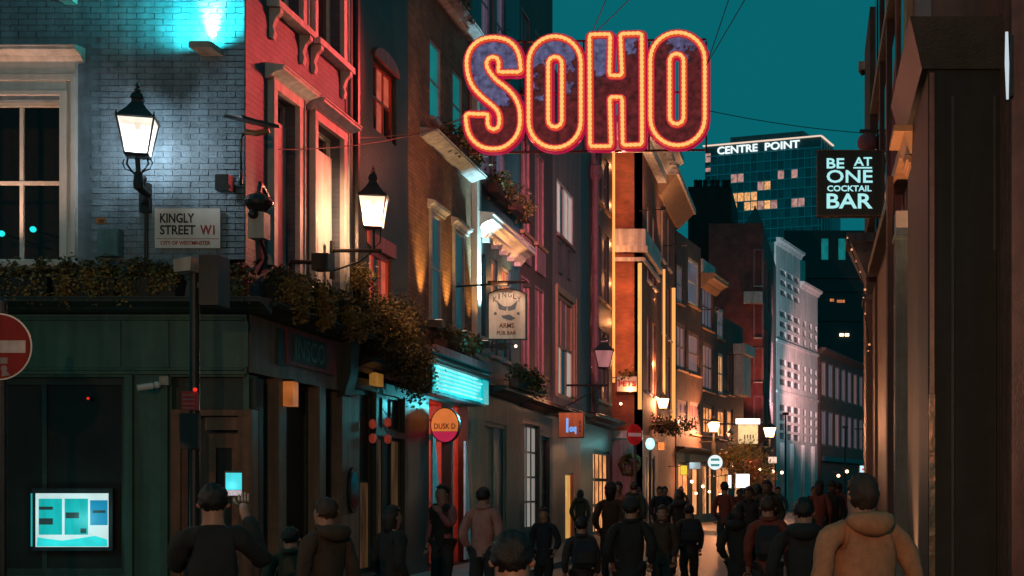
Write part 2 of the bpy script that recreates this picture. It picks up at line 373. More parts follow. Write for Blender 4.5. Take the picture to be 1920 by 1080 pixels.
# bricks of the front wall, one by one
def bricks():
    bw, bh, g = .215, .065, .010
    me = None; cells = []
    row = 0; z = GZ+.52
    while z < 8.6:
        x = -7.06; off = (row % 2)
        first = True
        while x > -11.2:
            L = bw/2 if (first and off) else bw
            first = False
            x0 = x-L
            hit = x0 < wl1+.30 and z+bh > wz0-.2 and z < 7.22
            if not hit and x0 > -11.2: cells.append((x0, z, L))
            x = x0-g
        z += bh+g; row += 1
    def key(c):
        px, py = CX+c[0]*F/17.3, CY-(c[1]-EH)*F/17.3
        return (0 if -20 < px < 470 and py > -15 else 1, abs(px-330)/300+abs(py-330)/260)
    full = [c for c in cells if c[2] > .2]; full.sort(key=key)
    rest = [c for c in cells if c[2] <= .2]+full[300:]
    variants = []
    rr = random.Random(3)
    for k in range(6):
        b = MB(); d = lambda: rr.uniform(-.0025, .0025)
        pts = []
        for w in (0, bh):
            for (u, v) in ((0, .012), (bw, .012), (bw, -.010+d()), (0, -.010+d())): pts.append((u+d(), v, w+d()))
        e = .004
        b.hexa(pts[:4], pts[4:])
        me = bpy.data.meshes.new('brick'); me.from_pydata([Vector(v) for v in b.v], [], b.f); me.materials.append(M['bluepaint'])
        bm = bmesh.new(); bm.from_mesh(me); bmesh.ops.recalc_face_normals(bm, faces=bm.faces); bm.to_mesh(me); bm.free()
        variants.append(me)
    for c in full[:300]:
        o = bpy.data.objects.new('brick', rr.choice(variants)); C.objects.link(o); o.parent = A
        o.location = Vector((c[0], 17.3-rr.uniform(0, .003), c[1]))-BASE[A.name]
    s = MB()
    for c in rest: s.box(c[0], c[0]+c[2], 17.288-rr.uniform(0, .003), 17.311, c[1], c[1]+bh)
    q = s.build('brickwork', M['bluepaint'], A); q['kind'] = 'stuff'
bricks()
# big white sash window on the front
bwin = window(A, AF, wl0, wl1, wz0, wz1, M['whitewood'], M['clear'], v=-.16, nx=3, ny=2, fw=.05, bars=.045)
s = MB(AF); ox = AF.U(146)
s.box(wl1+.002, wl1+.09, -.14, .05, wz0-.1, wz1+.05); s.box(wl1+.09, ox-.05, .0, .035, wz0-.1, wz1+.22); s.box(ox-.05, ox, .0, .075, wz0-.1, wz1+.30)
s.box(wl0-.3, wl1+.09, -.14, .05, wz1+.05, wz1+.10); s.box(wl0-.3, ox-.051, .0, .06, wz1+.23, wz1+.30); s.box(wl0-.3, wl1+.088, .0, .035, wz1+.101, wz1+.228)
s.box(wl0-.3, ox, .0, .05, wz1+.301, wz1+.47)
s.build('surround', M['whitewood'], bwin)
cornice('cornice', AF, wl0-.4, AF.U(160), AF.W(0, 95), .16, .26, M['stucco'], bwin)
MB(AF).profile([(-.15, wz0-.12), (.16, wz0-.12), (.18, wz0-.08), (.18, wz0-.03), (-.15, wz0-.002)], wl0-.2, ox+.02).build('sill', M['whitewood'], bwin)
# side windows: surround, hood and bracketed sills
M['sash'] = mat('cream_sash_paint', (.50, .46, .43), .45, var=.1)
for k, (u0, u1, a, b_) in enumerate(AW):
    f = window(A, LF, u0, u1, a, b_, M['whitewood'], M['glass'], v=-.17, nx=1, ny=2, sur=M['stucco'], surw=.15, sd=.07)
    if k < 2:
        cornice('hood', LF, u0-.26, u1+.26, 7.12, .17, .26, M['stucco'], f); MB(LF).box(u0-.15, u1+.15, .002, .05, 7.004-.0, 6.95).build('frieze', M['stucco'], f)
        MB(LF).box(u0+.06, u1-.06, -.16, -.1, a+.06, b_-.3).build('blind', M['sash'], f)
    else:
        MB(LF).box(u0-.2, u1+.2, -.1, .17, 7.90, 7.985).build('sill', M['stucco'], f)
        for u in (u0-.12, u1+.02):
            MB(LF).profile([(.002, 7.52), (.05, 7.50), (.07, 7.58), (.045, 7.66), (.09, 7.78), (.15, 7.84), (.15, 7.897), (.002, 7.897)], u, u+.10).build('bracket', M['stucco'], f)
# corbel of an upper window at the top edge
MB(AF).prism([(AF.U(122), AF.W(0, 9)), (AF.U(146), AF.W(0, 9)), (AF.U(148), AF.W(0, -30)), (AF.U(119), AF.W(0, -30))], .0, .14).build('bracket', M['stucco'], A)
# ground floor: ledge, fascia, shopfront on the front
cornice('ledge', AF, -13.5, -6.72, GZ, .16, .45, M['darkgreen'], A)
MB(LF).profile([(.002, GZ-.16), (.10, GZ-.16), (.22, GZ-.10), (.36, GZ-.06), (.40, GZ-.02), (.40, GZ), (.002, GZ+.02)], 17.32, 21.3).build('ledge', M['darkgreen'], A)
fz0, fz1 = AF.W(0, 702), GZ-.17
dx0, dx1 = AF.U(322), AF.U(474)
g = MB(AF); g.box(-13.5, -7.02, -.3, .05, fz0, fz1); g.build('fascia', M['green'], A)
g = MB(AF)
for w in (fz0+.04, fz1-.08): g.profile([(.051, w), (.075, w+.01), (.075, w+.03), (.051, w+.04)], -13.4, -7.05)
for px in (-120, 228, 318, 466): u = AF.U(px); g.box(u-.02, u+.02, .052, .07, fz0+.09, fz1-.09)
g.build('fascia_moulding', M['green'], A)
g = MB(AF)
for a_, b_ in ((238, 252), (304, 318)): g.box(AF.U(a_), AF.U(b_), .003, .06, .1, fz0-.01)
g.box(AF.U(-100), AF.U(236), .003, .07, .42, .54); g.build('pilaster', M['green'], A)
facade('shop_wall', AF, -13.5, -7.06, 0, fz0-.002, [(AF.U(-90), AF.U(233), .55, fz0-.03), (dx0, dx1, .02, fz0-.03)], M['green'], A, th=.3, core=0)
MB(AF).box(-13.4, -7.4, -3.6, -.8, 0, GZ-.1).build('core', M['room'], A)
sw = window(A, AF, AF.U(-90), AF.U(233), .55, fz0-.03, M['darkgreen'], M['shopglass'], v=-.15, nx=2, ny=1, fw=.09, bars=.06, name='shop_window')
# door with orange wood surround
dr = MB(AF)
dr.box(dx0, AF.U(340), -.18, .03, .12, AF.W(0, 780)); dr.box(AF.U(448), dx1, -.18, .03, .12, AF.W(0, 780)); dr.box(dx0, dx1, -.18, .035, AF.W(0, 780)+.002, AF.W(0, 768))
dr.box(AF.U(383), AF.U(448)-.002, -.18, -.02, AF.W(0, 806), AF.W(0, 782)); dr.box(AF.U(340)+.002, AF.U(352), -.18, .0, .12, AF.W(0, 782))
door = dr.build('door_surround', M['orangewood'], A)
MB(AF).box(dx0, dx1, -.2, -.1, AF.W(0, 766), fz0-.035).build('transom_panel', M['darkgreen'], A)
lf = MB(AF); d0, d1, dt = AF.U(383), AF.U(440), AF.W(0, 812)
lf.box(d0, d0+.09, -.2, -.13, .13, dt); lf.box(d1-.09, d1, -.2, -.13, .13, dt); lf.box(d0+.09, d1-.09, -.2, -.132, dt-.18, dt); lf.box(d0+.09, d1-.09, -.2, -.132, .13, .75)
dl = lf.build('door', M['orangewood'], A); MB(AF).box(d0+.092, d1-.092, -.18, -.16, .752, dt-.182).build('pane', M['shopglass'], dl)
MB(AF).box(dx0+.002, dx1-.002, -.34, -.21, .02, fz0-.03).build('door_recess', M['darkgreen'], A)
MB(AF).ball(d1-.05, -.10, 1.1, .03).build('handle', M['steel'], dl)
# shopfront on the side
sf0, sf1 = LF.W(470, 700), LF.W(495, 592)
PIL = [(LF.U(513), LF.U(527)), (LF.U(590), LF.U(602)), (LF.U(633), LF.U(665))]
MB(LF).box(17.325, 21.0, -.04, .06, sf0, GZ-.165).build('fascia', M['beige'], A)
MB(LF).profile([(.062, sf1-.02), (.10, sf1-.02), (.16, sf1+.05), (.16, sf1+.09), (.062, sf1+.11)], 17.5, 20.8).build('fascia_moulding', M['beige'], A)
for u0, u1 in PIL: MB(LF).box(u0, u1, -.3, .07, .0, sf0-.003).build('pilaster', M['beige'], A)
MB(LF).box(17.325, 17.62, -.04, .03, 0, sf0-.003).build('pilaster', M['green'], A)
cn = [(20.8, 21.02)]
MB(LF).profile([(.002, sf0-.1), (.12, sf0-.05), (.20, sf0+.25), (.24, sf1+.12), (.002, sf1+.12)], 20.62, 20.98).build('console', M['darkgreen'], A)
for u0, u1 in ((PIL[0][1], PIL[1][0]), (PIL[1][1], PIL[2][0]), (17.63, PIL[0][0])):
    window(A, LF, u0+.004, u1-.004, .62, sf0-.02, M['darkgreen'], M['shopglass'], v=-.12, nx=1, ny=1, fw=.06, name='shop_window')
    MB(LF).box(u0+.004, u1-.004, -.2, -.02, 0, .615).build('stall_riser', M['darkgreen'], A)
MB(LF).box(18.3, 20.9, -1.85, -.32, 0, GZ-.2).build('core', M['room'], A)

# ------------------------------------------------------------------ black brick house with a red arched window
B1e = LF.U(765)
B = thing('black_brick_house', 'black painted brick house with a red arched sash window beside the corner pub', 'house', (-7.05, 21.02, 0))
au0, au1, aw0, aw1 = LF.U(700), LF.U(743), 7.46, 8.62
lu0, lu1 = LF.U(692), LF.U(736)
facade('wall', LF, 21.02, B1e, GZ-.3, 13.0, [(au0, au1, aw0, aw1), (lu0, lu1, 4.05, 5.52)], M['blackwall'], B)
M['redwood'] = mat('red_painted_sash', (.50, .07, .05), .35, var=.1)
M['redroom'] = emis('red_lit_blind', (.50, .085, .045), .8, .3, (1, 1, 3), 2)
f = window(B, LF, au0, au1, aw0, aw1, M['redwood'], [M['glass'], M['redroom'], M['glass'], M['glass'], M['redroom'], M['redroom']], v=-.10, nx=3, ny=2, fw=.06, bars=.04)
n = 10; cu = (au0+au1)/2; hw = (au1-au0)/2+.06
arc = [(cu+hw*math.cos(math.pi*k/n), aw1+.005+.24*math.sin(math.pi*k/n)) for k in range(n+1)]
MB(LF).prism(arc, .003, .05).build('arch', M['redwood'], f)
f = window(B, LF, lu0, lu1, 4.05, 5.52, M['redwood'], [M['redroom'], M['glass'], M['redroom']], v=-.08, nx=3, ny=1, fw=.09, bars=.07, lintel=M['redwood'])
MB(LF).tube([(21.25, .09, 4.0), (21.25, .09, 12.5)], .055, 8).build('drainpipe', M['iron'], B)
cornice('ledge', LF, 21.32, B1e, GZ-.32, .2, .35, M['iron'], B)
# dark shop below
facade('shop_wall', LF, 21.02, B1e+.0, 0, GZ-.6, [(21.4, 22.5, .3, 3.2), (22.6, 24.1, .3, 2.5), (22.6, 24.1, 2.6, 3.2)], M['darkgreen'], B, core=6)
M['dimshop'] = emis('dim_amber_shop_glow', (.085, .042, .018), .5, .8, (2.2, 2.2, .5), 2.2)
window(B, LF, 21.4, 22.5, .3, 3.2, M['darkgreen'], [M['shopglass'], M['dimshop'], M['shopglass'], M['shopglass']], v=-.1, nx=2, ny=2, fw=.07, name='shop_window')
window(B, LF, 22.6, 24.1, .3, 2.5, M['darkgreen'], [M['dimshop'], M['shopglass'], M['dimshop']], v=-.1, nx=3, ny=1, fw=.05, name='shop_window')
window(B, LF, 22.6, 24.1, 2.6, 3.2, M['darkgreen'], M['shopglass'], v=-.1, nx=3, ny=1, fw=.05, name='shop_window')

# ------------------------------------------------------------------ stock brick house with uplit piers
D = thing('stock_brick_house', 'brown brick house with teal sash windows and piers lit from below', 'house', (-7.05, B1e, 0))
De = LF.U(884)
W2 = [(LF.U(804), LF.U(828), 4.75, 6.80), (LF.U(848), LF.U(872), 4.75, 6.80), (LF.U(806), LF.U(829), 8.55, 10.02), (LF.U(849), LF.U(869), 8.6, 9.95)]
facade('wall', LF, B1e+.004, De, GZ, 13.6, W2, M['stockbrick'], D)
M['tealwood'] = mat('teal_painted_sash', (.05, .12, .14), .4)
M['greywood'] = mat('blue_grey_painted_wood', (.30, .34, .37), .45)
M['tealpane'] = emis('teal_sky_glow_pane', (.006, .17, .17), .75, .3, (1, 1, .6), 1.5)  # panes glow: teal sky light put in as emission
M['tealdim'] = emis('dim_teal_glow_pane', (.010, .05, .06), .8, .3, (1, 1, .6), 1.5)  # dimmer panes, teal of the sky on glass put in as glow
for k, (u0, u1, a, b_) in enumerate(W2):
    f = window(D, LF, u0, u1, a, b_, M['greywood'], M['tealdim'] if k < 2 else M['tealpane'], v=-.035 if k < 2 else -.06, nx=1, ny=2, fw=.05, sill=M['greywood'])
    if k < 2:
        MB(LF).box(u0-.002, u0+.10, -.02, .05, a, b_+.02).build('jamb', M['greywood'], f)
        cornice('hood', LF, u0-.1, u1+.16, b_+.15, .14, .14, M['greywood'], f)
for w in (8.13, 10.99):
    cornice('string_course', LF, 25.0, De-.004, w, .14, .34, M['greywood'], D)
cornice('ledge', LF, B1e+.01, De, GZ-.02, .25, .45, M['iron'], D)
facade('shop_wall', LF, B1e+.004, De, 0, GZ-.28, [(LF.U(801), LF.U(880), .14, 3.3)], M['iron'], D, th=.2, core=0)
MB(LF).box(B1e+.01, De-.01, -6, -2.6, 0, GZ-.3).build('core', M['room'], D)
# red-lit shop front under the stock brick house
us0, us1 = LF.U(801), LF.U(880)
M['redplaster'] = mat('red_painted_room', (.45, .10, .07), .7)
q = MB(LF); q.box(us0-.2, us1+.2, -2.5, -2.4, .1, 3.5); q.box(us0-.1, us0-.01, -2.4, -.21, .1, 3.5); q.box(us1+.01, us1+.1, -2.4, -.21, .1, 3.5); q.box(us0-.1, us1+.1, -2.4, -.21, 3.35, 3.45)
for k in range(5): u = us0+.15+k*(us1-us0-.3)/4; q.box(u-.05, u+.05, -2.399, -2.3, .1, 3.349)
q.build('shop_room', M['redplaster'], D)
sf = MB(LF)
for a in (us0, us0+(us1-us0)*.55, us1-.12): sf.box(a, a+.12, -.2, .0, .14, 3.3)
sf.box(us0+.121, us0+(us1-us0)*.55-.002, -.16, -.04, 2.55, 2.65); sf.build('shop_frame', M['iron'], D)
lamp('POINT', LF.p((us0+us1)/2, -1.0, 2.9), (1, .16, .08), 70, None, .15).name = 'shop_room_light'
M['drape'] = mat('pale_blue_drape', (.40, .55, .62), .7, bump=.05)
for (a, b_, c_, top) in ((us0+.16, us0+.20, us0+1.0, 2.9), (us1-.55, us1-.1, us1-.05, 2.6)):
    t = thing('drape', 'pale blue drape gathered to one side of the red shop entrance' if a < us0+1 else 'narrow pale drape at the far jamb of the red shop entrance', 'drape', LF.p(a, -.1, .14))
    MB(LF).hexa([(a, .02, .2), (c_, .02, .2), (c_, .06, .2), (a, .06, .2)], [(a, .02, top), (a+.1, .02, top), (a+.1, .06, top), (a, .06, top)]).build('cloth', M['drape'], t)

# ------------------------------------------------------------------ teal house with white pilaster
E = thing('teal_house', 'teal painted narrow house with white cornice, flower boxes and a bright white corner pilaster', 'house', (-7.05, De, 0))
Ee = LF.U(974)
cw0, cw1 = LF.U(897), LF.U(911)
M['curtstripe'] = emis('violet_glow_curtain', (.115, .075, .125), .55, .55, (4, 4, .2), 1.6)  # curtains glow by emission, standing in for sky light
M['warmcurt'] = emis('orange_lit_curtain', (.62, .20, .07), .8, .5, (4, 4, 1), 1.4)
EW = [(LF.U(902), LF.U(921), 8.25, 10.4), (LF.U(931), LF.U(948), 8.25, 10.4), (LF.U(903), LF.U(922), 11.2, 13.2), (LF.U(932), LF.U(949), 11.2, 13.2),
      (cw0, cw1, 4.9, 6.7), (LF.U(921), LF.U(933), 4.6, 6.75), (LF.U(941), LF.U(958), 4.6, 6.75)]
facade('wall', LF, De+.004, Ee, GZ-.1, 16.0, EW, M['tealwall'], E)
for k, (u0, u1, a, b_) in enumerate(EW):
    if k == 4:
        f = window(E, LF, u0, u1, a, b_, M['whitewood'], M['unlit'], v=-.15, nx=1, ny=2, fw=.1, sill=M['whitewood'])
    else:
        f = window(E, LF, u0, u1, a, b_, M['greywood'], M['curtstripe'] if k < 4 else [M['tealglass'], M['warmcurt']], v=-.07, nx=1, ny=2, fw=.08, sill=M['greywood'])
        if k in (1, 3): MB(LF).box(u0-.5, u0-.3, .002, .03, a-.1, b_+.2).build('panel', M['curtain'], E)
MB(LF).box(De+.01, De+.36, .002, .12, 4.8, 11.2).build('pilaster', M['whitewood'], E)
cornice('cornice', LF, De+.2, Ee-.02, 7.42, .40, .42, M['whitewood'], E)
for k in range(5): u = De+.9+k*.8; MB(LF).box(u, u+.09, .01, .16, 6.92, 7.01).build('bracket', M['whitewood'], E)
facade('shop_wall', LF, De+.004, Ee, 0, GZ-.104, [(LF.U(906)+.1, LF.U(950), .5, 3.1)], M['beige'], E, th=.2)
window(E, LF, LF.U(906)+.1, LF.U(950), .5, 3.1, M['beige'], [M['beige'], M['shopglass']], v=-.05, nx=2, ny=1, fw=.1, name='shop_window')
cornice('ledge', LF, LF.U(916), Ee, GZ-.1, .2, .4, M['iron'], E)

# ------------------------------------------------------------------ oxblood house with pink shutters
G1 = thing('oxblood_house', 'dark oxblood painted house with tall dusky pink window shutters', 'house', (-7.05, Ee, 0))
Ge = LF.U(1036)
M['pinkshutter'] = mat('dusky_pink_shutter', (.33, .15, .17), .55, streak=.3)
GW = []
for (z0, z1) in ((4.6, 6.85), (7.95, 10.3), (11.4, 13.4)):
    for a, b_ in ((977, 993), (1003, 1020)): GW.append((LF.U(a), LF.U(b_), z0, z1))
facade('wall', LF, Ee+.004, Ge, GZ-.1, 15.5, GW, M['redwall'], G1)
for k, (u0, u1, a, b_) in enumerate(GW):
    f = window(G1, LF, u0, u1, a, b_, M['pinkshutter'], M['pinkshutter'], v=-.03, nx=2, ny=1, fw=.06, sill=M['tanstone'])
    MB(LF).box(u0, u1, .002, .05, a-.75, a-.11).build('apron_panel', M['pinkshutter'], G1)
facade('shop_wall', LF, Ee+.004, Ge, 0, GZ-.104, [(LF.U(984), LF.U(1012), .6, 3.25), (LF.U(1016), LF.U(1031), .1, 3.0)], M['darkteal'], G1, th=.25)
M['palelit'] = emis('pale_lit_blind', (.30, .27, .24), .75, .25, (5, 5, .4), 1.2)
window(G1, LF, LF.U(984), LF.U(1012), .6, 3.25, M['iron'], M['palelit'], v=-.1, nx=3, ny=4, fw=.07, bars=.05, name='shop_window')
window(G1, LF, LF.U(1016), LF.U(1031), .1, 3.0, M['iron'], M['shopglass'], v=-.1, nx=1, ny=2, fw=.07, name='shop_door')
cornice('ledge', LF, Ee+.02, Ge, GZ-.1, .25, .35, M['redwall'], G1)
# ------------------------------------------------------------------ mauve rendered house
G2 = thing('mauve_house', 'mauve grey rendered house with pale lit blinds and two iron wall anchors', 'house', (-7.05, Ge, 0))
G2e = LF.U(1089)
M['blind'] = emis('pale_lit_window_blind', (.40, .34, .30), .8, .35, (6, 6, .3), 1.2)
MW = [(LF.U(1044), LF.U(1075), 8.75, 10.3), (LF.U(1044), LF.U(1075), 4.2, 7.1)]
facade('wall', LF, Ge+.004, G2e, GZ-.1, 13.2, MW, M['mauve'], G2)
window(G2, LF, *MW[0], M['whitewood'], [M['blind'], M['glass'], M['blind'], M['blind']], v=-.05, nx=4, ny=1, fw=.08, bars=.07, sill=M['mauve'])
window(G2, LF, *MW[1], M['tanstone'], [M['blind'], M['glass'], M['blind'], M['curtain'], M['curtain'], M['glass']], v=-.05, nx=3, ny=2, fw=.12, bars=.08, sur=M['tanstone'], surw=.2)
for px, py in ((1049, 483), (1066, 495)):
    u, w = LF.U(px), LF.W(px, py)
    MB(LF).box(u-.05, u+.05, .002, .05, w-.42, w+.42).box(u-.2, u+.2, .003, .06, w+.36, w+.46).box(u-.2, u+.2, .003, .06, w-.46, w-.36).build('wall_anchor', M['iron'], G2)
M['orangeshop'] = mat('orange_shop_front', (.38, .12, .045), .45, var=.15)
facade('shop_wall', LF, Ge+.004, G2e, 0, GZ-.104, [(LF.U(1060), LF.U(1076), .1, 2.1)], M['orangeshop'], G2, th=.25)
M['yellowlit'] = emis('yellow_lit_door', (.85, .42, .10), .62, .2, (1, 1, .4), 2)
window(G2, LF, LF.U(1060), LF.U(1076), .1, 2.1, M['orangeshop'], M['yellowlit'], v=-.08, nx=1, ny=1, fw=.08, name='shop_door')
cornice('ledge', LF, Ge+.02, G2e, GZ-.1, .25, .4, M['darkteal'], G2)
# ------------------------------------------------------------------ dark teal house before the side street
G3 = thing('dark_house', 'nearly black teal house with a pale drainpipe beside the mauve house', 'house', (-7.05, G2e, 0))
G3e = 49.3
DW = []
for z0, z1 in ((4.6, 7.0), (8.0, 10.4), (11.2, 13)): DW += [(LF.U(1117), LF.U(1128), z0, z1), (LF.U(1133), LF.U(1142), z0, z1)]
facade('wall', LF, G2e+.004, G3e, GZ-.1, 14.2, DW, M['darkteal'], G3)
for u0, u1, a, b_ in DW: window(G3, LF, u0, u1, a, b_, M['mauve'], [M['tealglass'], M['glass']], v=-.1, nx=1, ny=2, fw=.14, sill=M['tanstone'])
u = LF.U(1109); MB(LF).tube([(u, .12, 4.1), (u, .12, 11.9), (u, .02, 12.4)], .11, 8).lathe(u, .12, [(.11, 11.5), (.22, 11.7), (.22, 12.0), (.12, 12.05)], 8).build('drainpipe', M['pinkshutter'], G3)
cornice('ledge', LF, G2e+.02, G3e, GZ, .3, .5, M['iron'], G3)
facade('shop_wall', LF, G2e+.004, G3e, 0, GZ-.104, [(LF.U(1112), LF.U(1143), .1, 2.9)], M['iron'], G3, th=.25)
M['warmshop'] = emis('warm_lit_shop_window', (.85, .30, .09), .95, .75, (1.2, 1.2, 1.0), 2.6)
window(G3, LF, LF.U(1112), LF.U(1143), .1, 2.9, M['iron'], M['warmshop'], v=-.1, nx=4, ny=3, fw=.12, bars=.1, name='shop_window')

# ------------------------------------------------------------------ red brick house edged with orange light strips
HX = -6.06
HF = Fr((0, 50.0, 0), (1, 0, 0), (0, -1, 0)); HS = Fr((HX, 0, 0), (0, 1, 0), (1, 0, 0))
H = thing('red_brick_house', 'tall red brick corner house edged with glowing orange light strips', 'house', (HX, 50, 0))
hx0 = HF.U(1146); htop = HF.W(1150, 268)
facade('front_wall', HF, hx0-3, HX-.003, 3.6, htop, [], M['redbrick'], H, th=.3, core=0)
hs1 = HS.U(1234)
HW = [(51.3, 52.4, 9.4, 12.2), (53.1, 54.2, 9.4, 12.2), (51.3, 52.4, 5.2, 8.0), (53.1, 54.2, 5.2, 8.0)]
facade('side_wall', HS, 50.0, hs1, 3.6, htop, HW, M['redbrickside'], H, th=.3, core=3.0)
for w_ in HW: window(H, HS, *w_, M['whitewood'], M['glass'], v=-.1, nx=1, ny=2, fw=.1, sill=M['palestone'])
def band(z1, h, d):
    MB(HF).box(hx0-3, HX+d, .002, d, z1-h, z1).build('string_course', M['palestone'], H)
    MB(HS).box(50.002, hs1, .002, d, z1-h, z1).build('string_course', M['palestone'], H)
band(HF.W(1150, 430), .62, .12); band(HF.W(1150, 430)-.62, .22, .2); band(HF.W(1150, 483), .14, .1)
band(htop, .35, .35)
MB().hexa([(hx0-3, 49.6, htop+.005), (HX+.4, 49.6, htop+.005), (HX+.4, hs1, htop+.005), (hx0-3, hs1, htop+.005)], [(hx0-3, 49.1, htop+.5), (HX+.95, 49.1, htop+.5), (HX+.95, hs1+.3, htop+.5), (hx0-3, hs1+.3, htop+.5)]).build('cornice', M['palestone'], H)
MB().box(hx0-3, HX+1.0, 49.05, hs1+.3, htop+.505, htop+.75).build('parapet', M['palestone'], H)
for k in range(7): y = 50.2+k*.75; MB().box(HX+.36, HX+.8, y, y+.3, htop+.12, htop+.3).build('modillion', M['palestone'], H)
facade('shop_wall', HF, hx0-3, HX-.003, 0, 3.595, [(HF.U(1157)-.02, HF.U(1166), .2, 2.9)], M['mauve'], H, th=.25, core=0)
M['orangelit'] = emis('orange_lit_glass', (1.0, .48, .2), .62, .3, (1, 1, 1), 2)
window(H, HF, HF.U(1157)-.02, HF.U(1166), .2, 2.9, M['iron'], M['orangelit'], v=-.06, ny=1, fw=.03, name='shop_window')
facade('shop_side_wall', HS, 50.0, hs1, 0, 3.595, [(50.8, 54, .3, 2.9)], M['mauve'], H, th=.25, core=3)
window(H, HS, 50.8, 54, .3, 2.9, M['iron'], M['shopglass'], v=-.06, nx=3, ny=1, fw=.1, name='shop_window')
MB(HF).profile([(.002, 3.4), (.3, 3.45), (.34, 3.7), (.002, 3.72)], hx0-3, HX).build('ledge', M['palestone'], H)
# second part of it
H2 = thing('lower_brick_house', 'lower brown brick house with a lit stone cornice behind the strip lit corner house', 'house', (HX, hs1, 0))
h2e = HS.U(1268); h2top = HS.W(1240, 330)
HW2 = [(hs1+1.2, hs1+2.3, z, z+2.2) for z in (5, 8, 11)]+[(hs1+3.6, hs1+4.7, z, z+2.2) for z in (5, 8, 11)]
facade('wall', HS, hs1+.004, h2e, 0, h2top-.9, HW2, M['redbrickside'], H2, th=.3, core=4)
for w_ in HW2: window(H2, HS, *w_, M['whitewood'], M['glass'], v=-.1, nx=1, ny=2, fw=.1, sill=M['palestone'])
MB().hexa([(HX-4, hs1+.0, h2top-1.0), (HX+.1, hs1+.0, h2top-1.0), (HX+.1, h2e, h2top-1.0), (HX-4, h2e, h2top-1.0)], [(HX-4, hs1-.2, h2top-.25), (HX+.75, hs1-.2, h2top-.25), (HX+.75, h2e+.4, h2top-.25), (HX-4, h2e+.4, h2top-.25)]).build('cornice', M['tanstone'], H2)
MB().box(HX-4, HX+.85, hs1-.25, h2e+.45, h2top-.245, h2top).build('parapet', M['palestone'], H2)
# light strips: each a thing of its own
M['strip'] = emis('orange_light_strip', (1.0, .41, .11), 1.05)
def strip(px, x, y, z0, z1, r, label, power=0, n=3):
    t = thing('light_strip', label, 'light strip', (x, y, z0), 'light strips on the red brick house')
    MB().tube([(x, y, z0), (x, y, z1)], r, 8).build('tube', M['strip'], t)
    MB().box(x-r*.6, x+r*.6, y+r*.6, y+r*1.4, z0, z1).build('backing', M['iron'], t)
    for k in range(n if power else 0):
        lamp('POINT', (x+(.25 if px < 1190 else -.3), y-.55, z0+(z1-z0)*(k+.5)/n), (1, .36, .12), power, t, .05)
zz = lambda py, Y: EH+(CY-py)*Y/F
strip(1152, HF.U(1152), 49.78, zz(718, 50), zz(285, 50), .055, 'leftmost long orange light strip up the red brick front', 20, 6)
strip(1201, HF.U(1201), 49.80, zz(768, 50), zz(495, 50), .07, 'orange light strip at the right edge of the red brick front', 18, 4)
strip(1245, (1245-CX)/F*54.6, 54.6, zz(745, 54.6), zz(505, 54.6), .05, 'thin orange light strip rising above the white glowing lantern', 25, 2)
strip(1263, (1263-CX)/F*60, 60, zz(790, 60), zz(540, 60), .08, 'farthest orange light strip, nearest the pale framed windows', 25, 2)
# ------------------------------------------------------------------ row beyond, street bends to the right
K0, K1 = (-6.0, 62, 0), (-3.7, 77, 0)
KF = wallfr(K0, K1)
M['paneblue'] = emis('dusk_glow_pane', (.10, .09, .12), .6, .3, (1, 1, 1), 1.0)  # panes emit a little in place of dusk light on them
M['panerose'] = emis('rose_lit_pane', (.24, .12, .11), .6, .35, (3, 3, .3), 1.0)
def kr(a, b_, t, bt): return (KF.U(a), KF.U(b_), KF.W(a, bt), KF.W(a, t))
def rowhouse(name, label, a, b_, top, wins, m, shopm, crn):
    t = thing(name, label, 'house', KF.p(KF.U(a), 0, 0)); ua, ub = KF.U(a)+.003, KF.U(b_); zt = KF.W(a, top)
    hs = [kr(*w[:4]) for w in wins]
    facade('wall', KF, ua, ub, 3.4, zt, hs, m, t, core=5)
    for w, h in zip(wins, hs): window(t, KF, *h, w[4], w[5], v=-.08, nx=w[6], ny=2, fw=.16, bars=.08, sill=M['tanstone'])
    facade('shop_wall', KF, ua, ub, 0, 3.396, [(ua+.4, ub-.4, .3, 2.8)], shopm, t, th=.2, core=5)
    window(t, KF, ua+.4, ub-.4, .3, 2.8, M['iron'], [M['warmshop'], M['warmshop'], M['shopglass'], M['orangelit']], v=-.08, nx=4, ny=1, fw=.1, name='shop_window')
    if crn: cornice('cornice', KF, ua, ub+.2, crn, .7, .7, M['tanstone'], t)
    cornice('ledge', KF, ua, ub, 3.5, .25, .4, M['iron'], t)
    return t
rowhouse('brown_brick_house', 'brown brick house with large pale framed windows past the light strips', 1268, 1314, 432,
    [(1269, 1281, 495, 565, M['palestone'], M['paneblue'], 2), (1290, 1311, 480, 568, M['palestone'], M['paneblue'], 1), (1269, 1287, 604, 690, M['mauve'], M['panerose'], 2), (1291, 1312, 620, 698, M['mauve'], M['panerose'], 1), (1271, 1289, 748, 800, M['mauve'], M['panerose'], 2), (1294, 1312, 752, 812, M['mauve'], M['panerose'], 2)], M['brownbrick'], M['darkgreen'], None)
t = rowhouse('parapet_house', 'brown house with a pale parapet and a tan cornice over tall windows', 1314, 1340, 522,
    [(1317, 1337, 530, 612, M['mauve'], M['paneblue'], 3), (1318, 1338, 640, 730, M['mauve'], M['panerose'], 3), (1319, 1338, 757, 815, M['mauve'], M['warmshop'], 3)], M['brownbrick'], M['darkgreen'], KF.W(1314, 512))
MB(KF).box(KF.U(1314), KF.U(1338), -.4, .1, KF.W(1314, 510), KF.W(1314, 485)).build('parapet', M['palestone'], t)
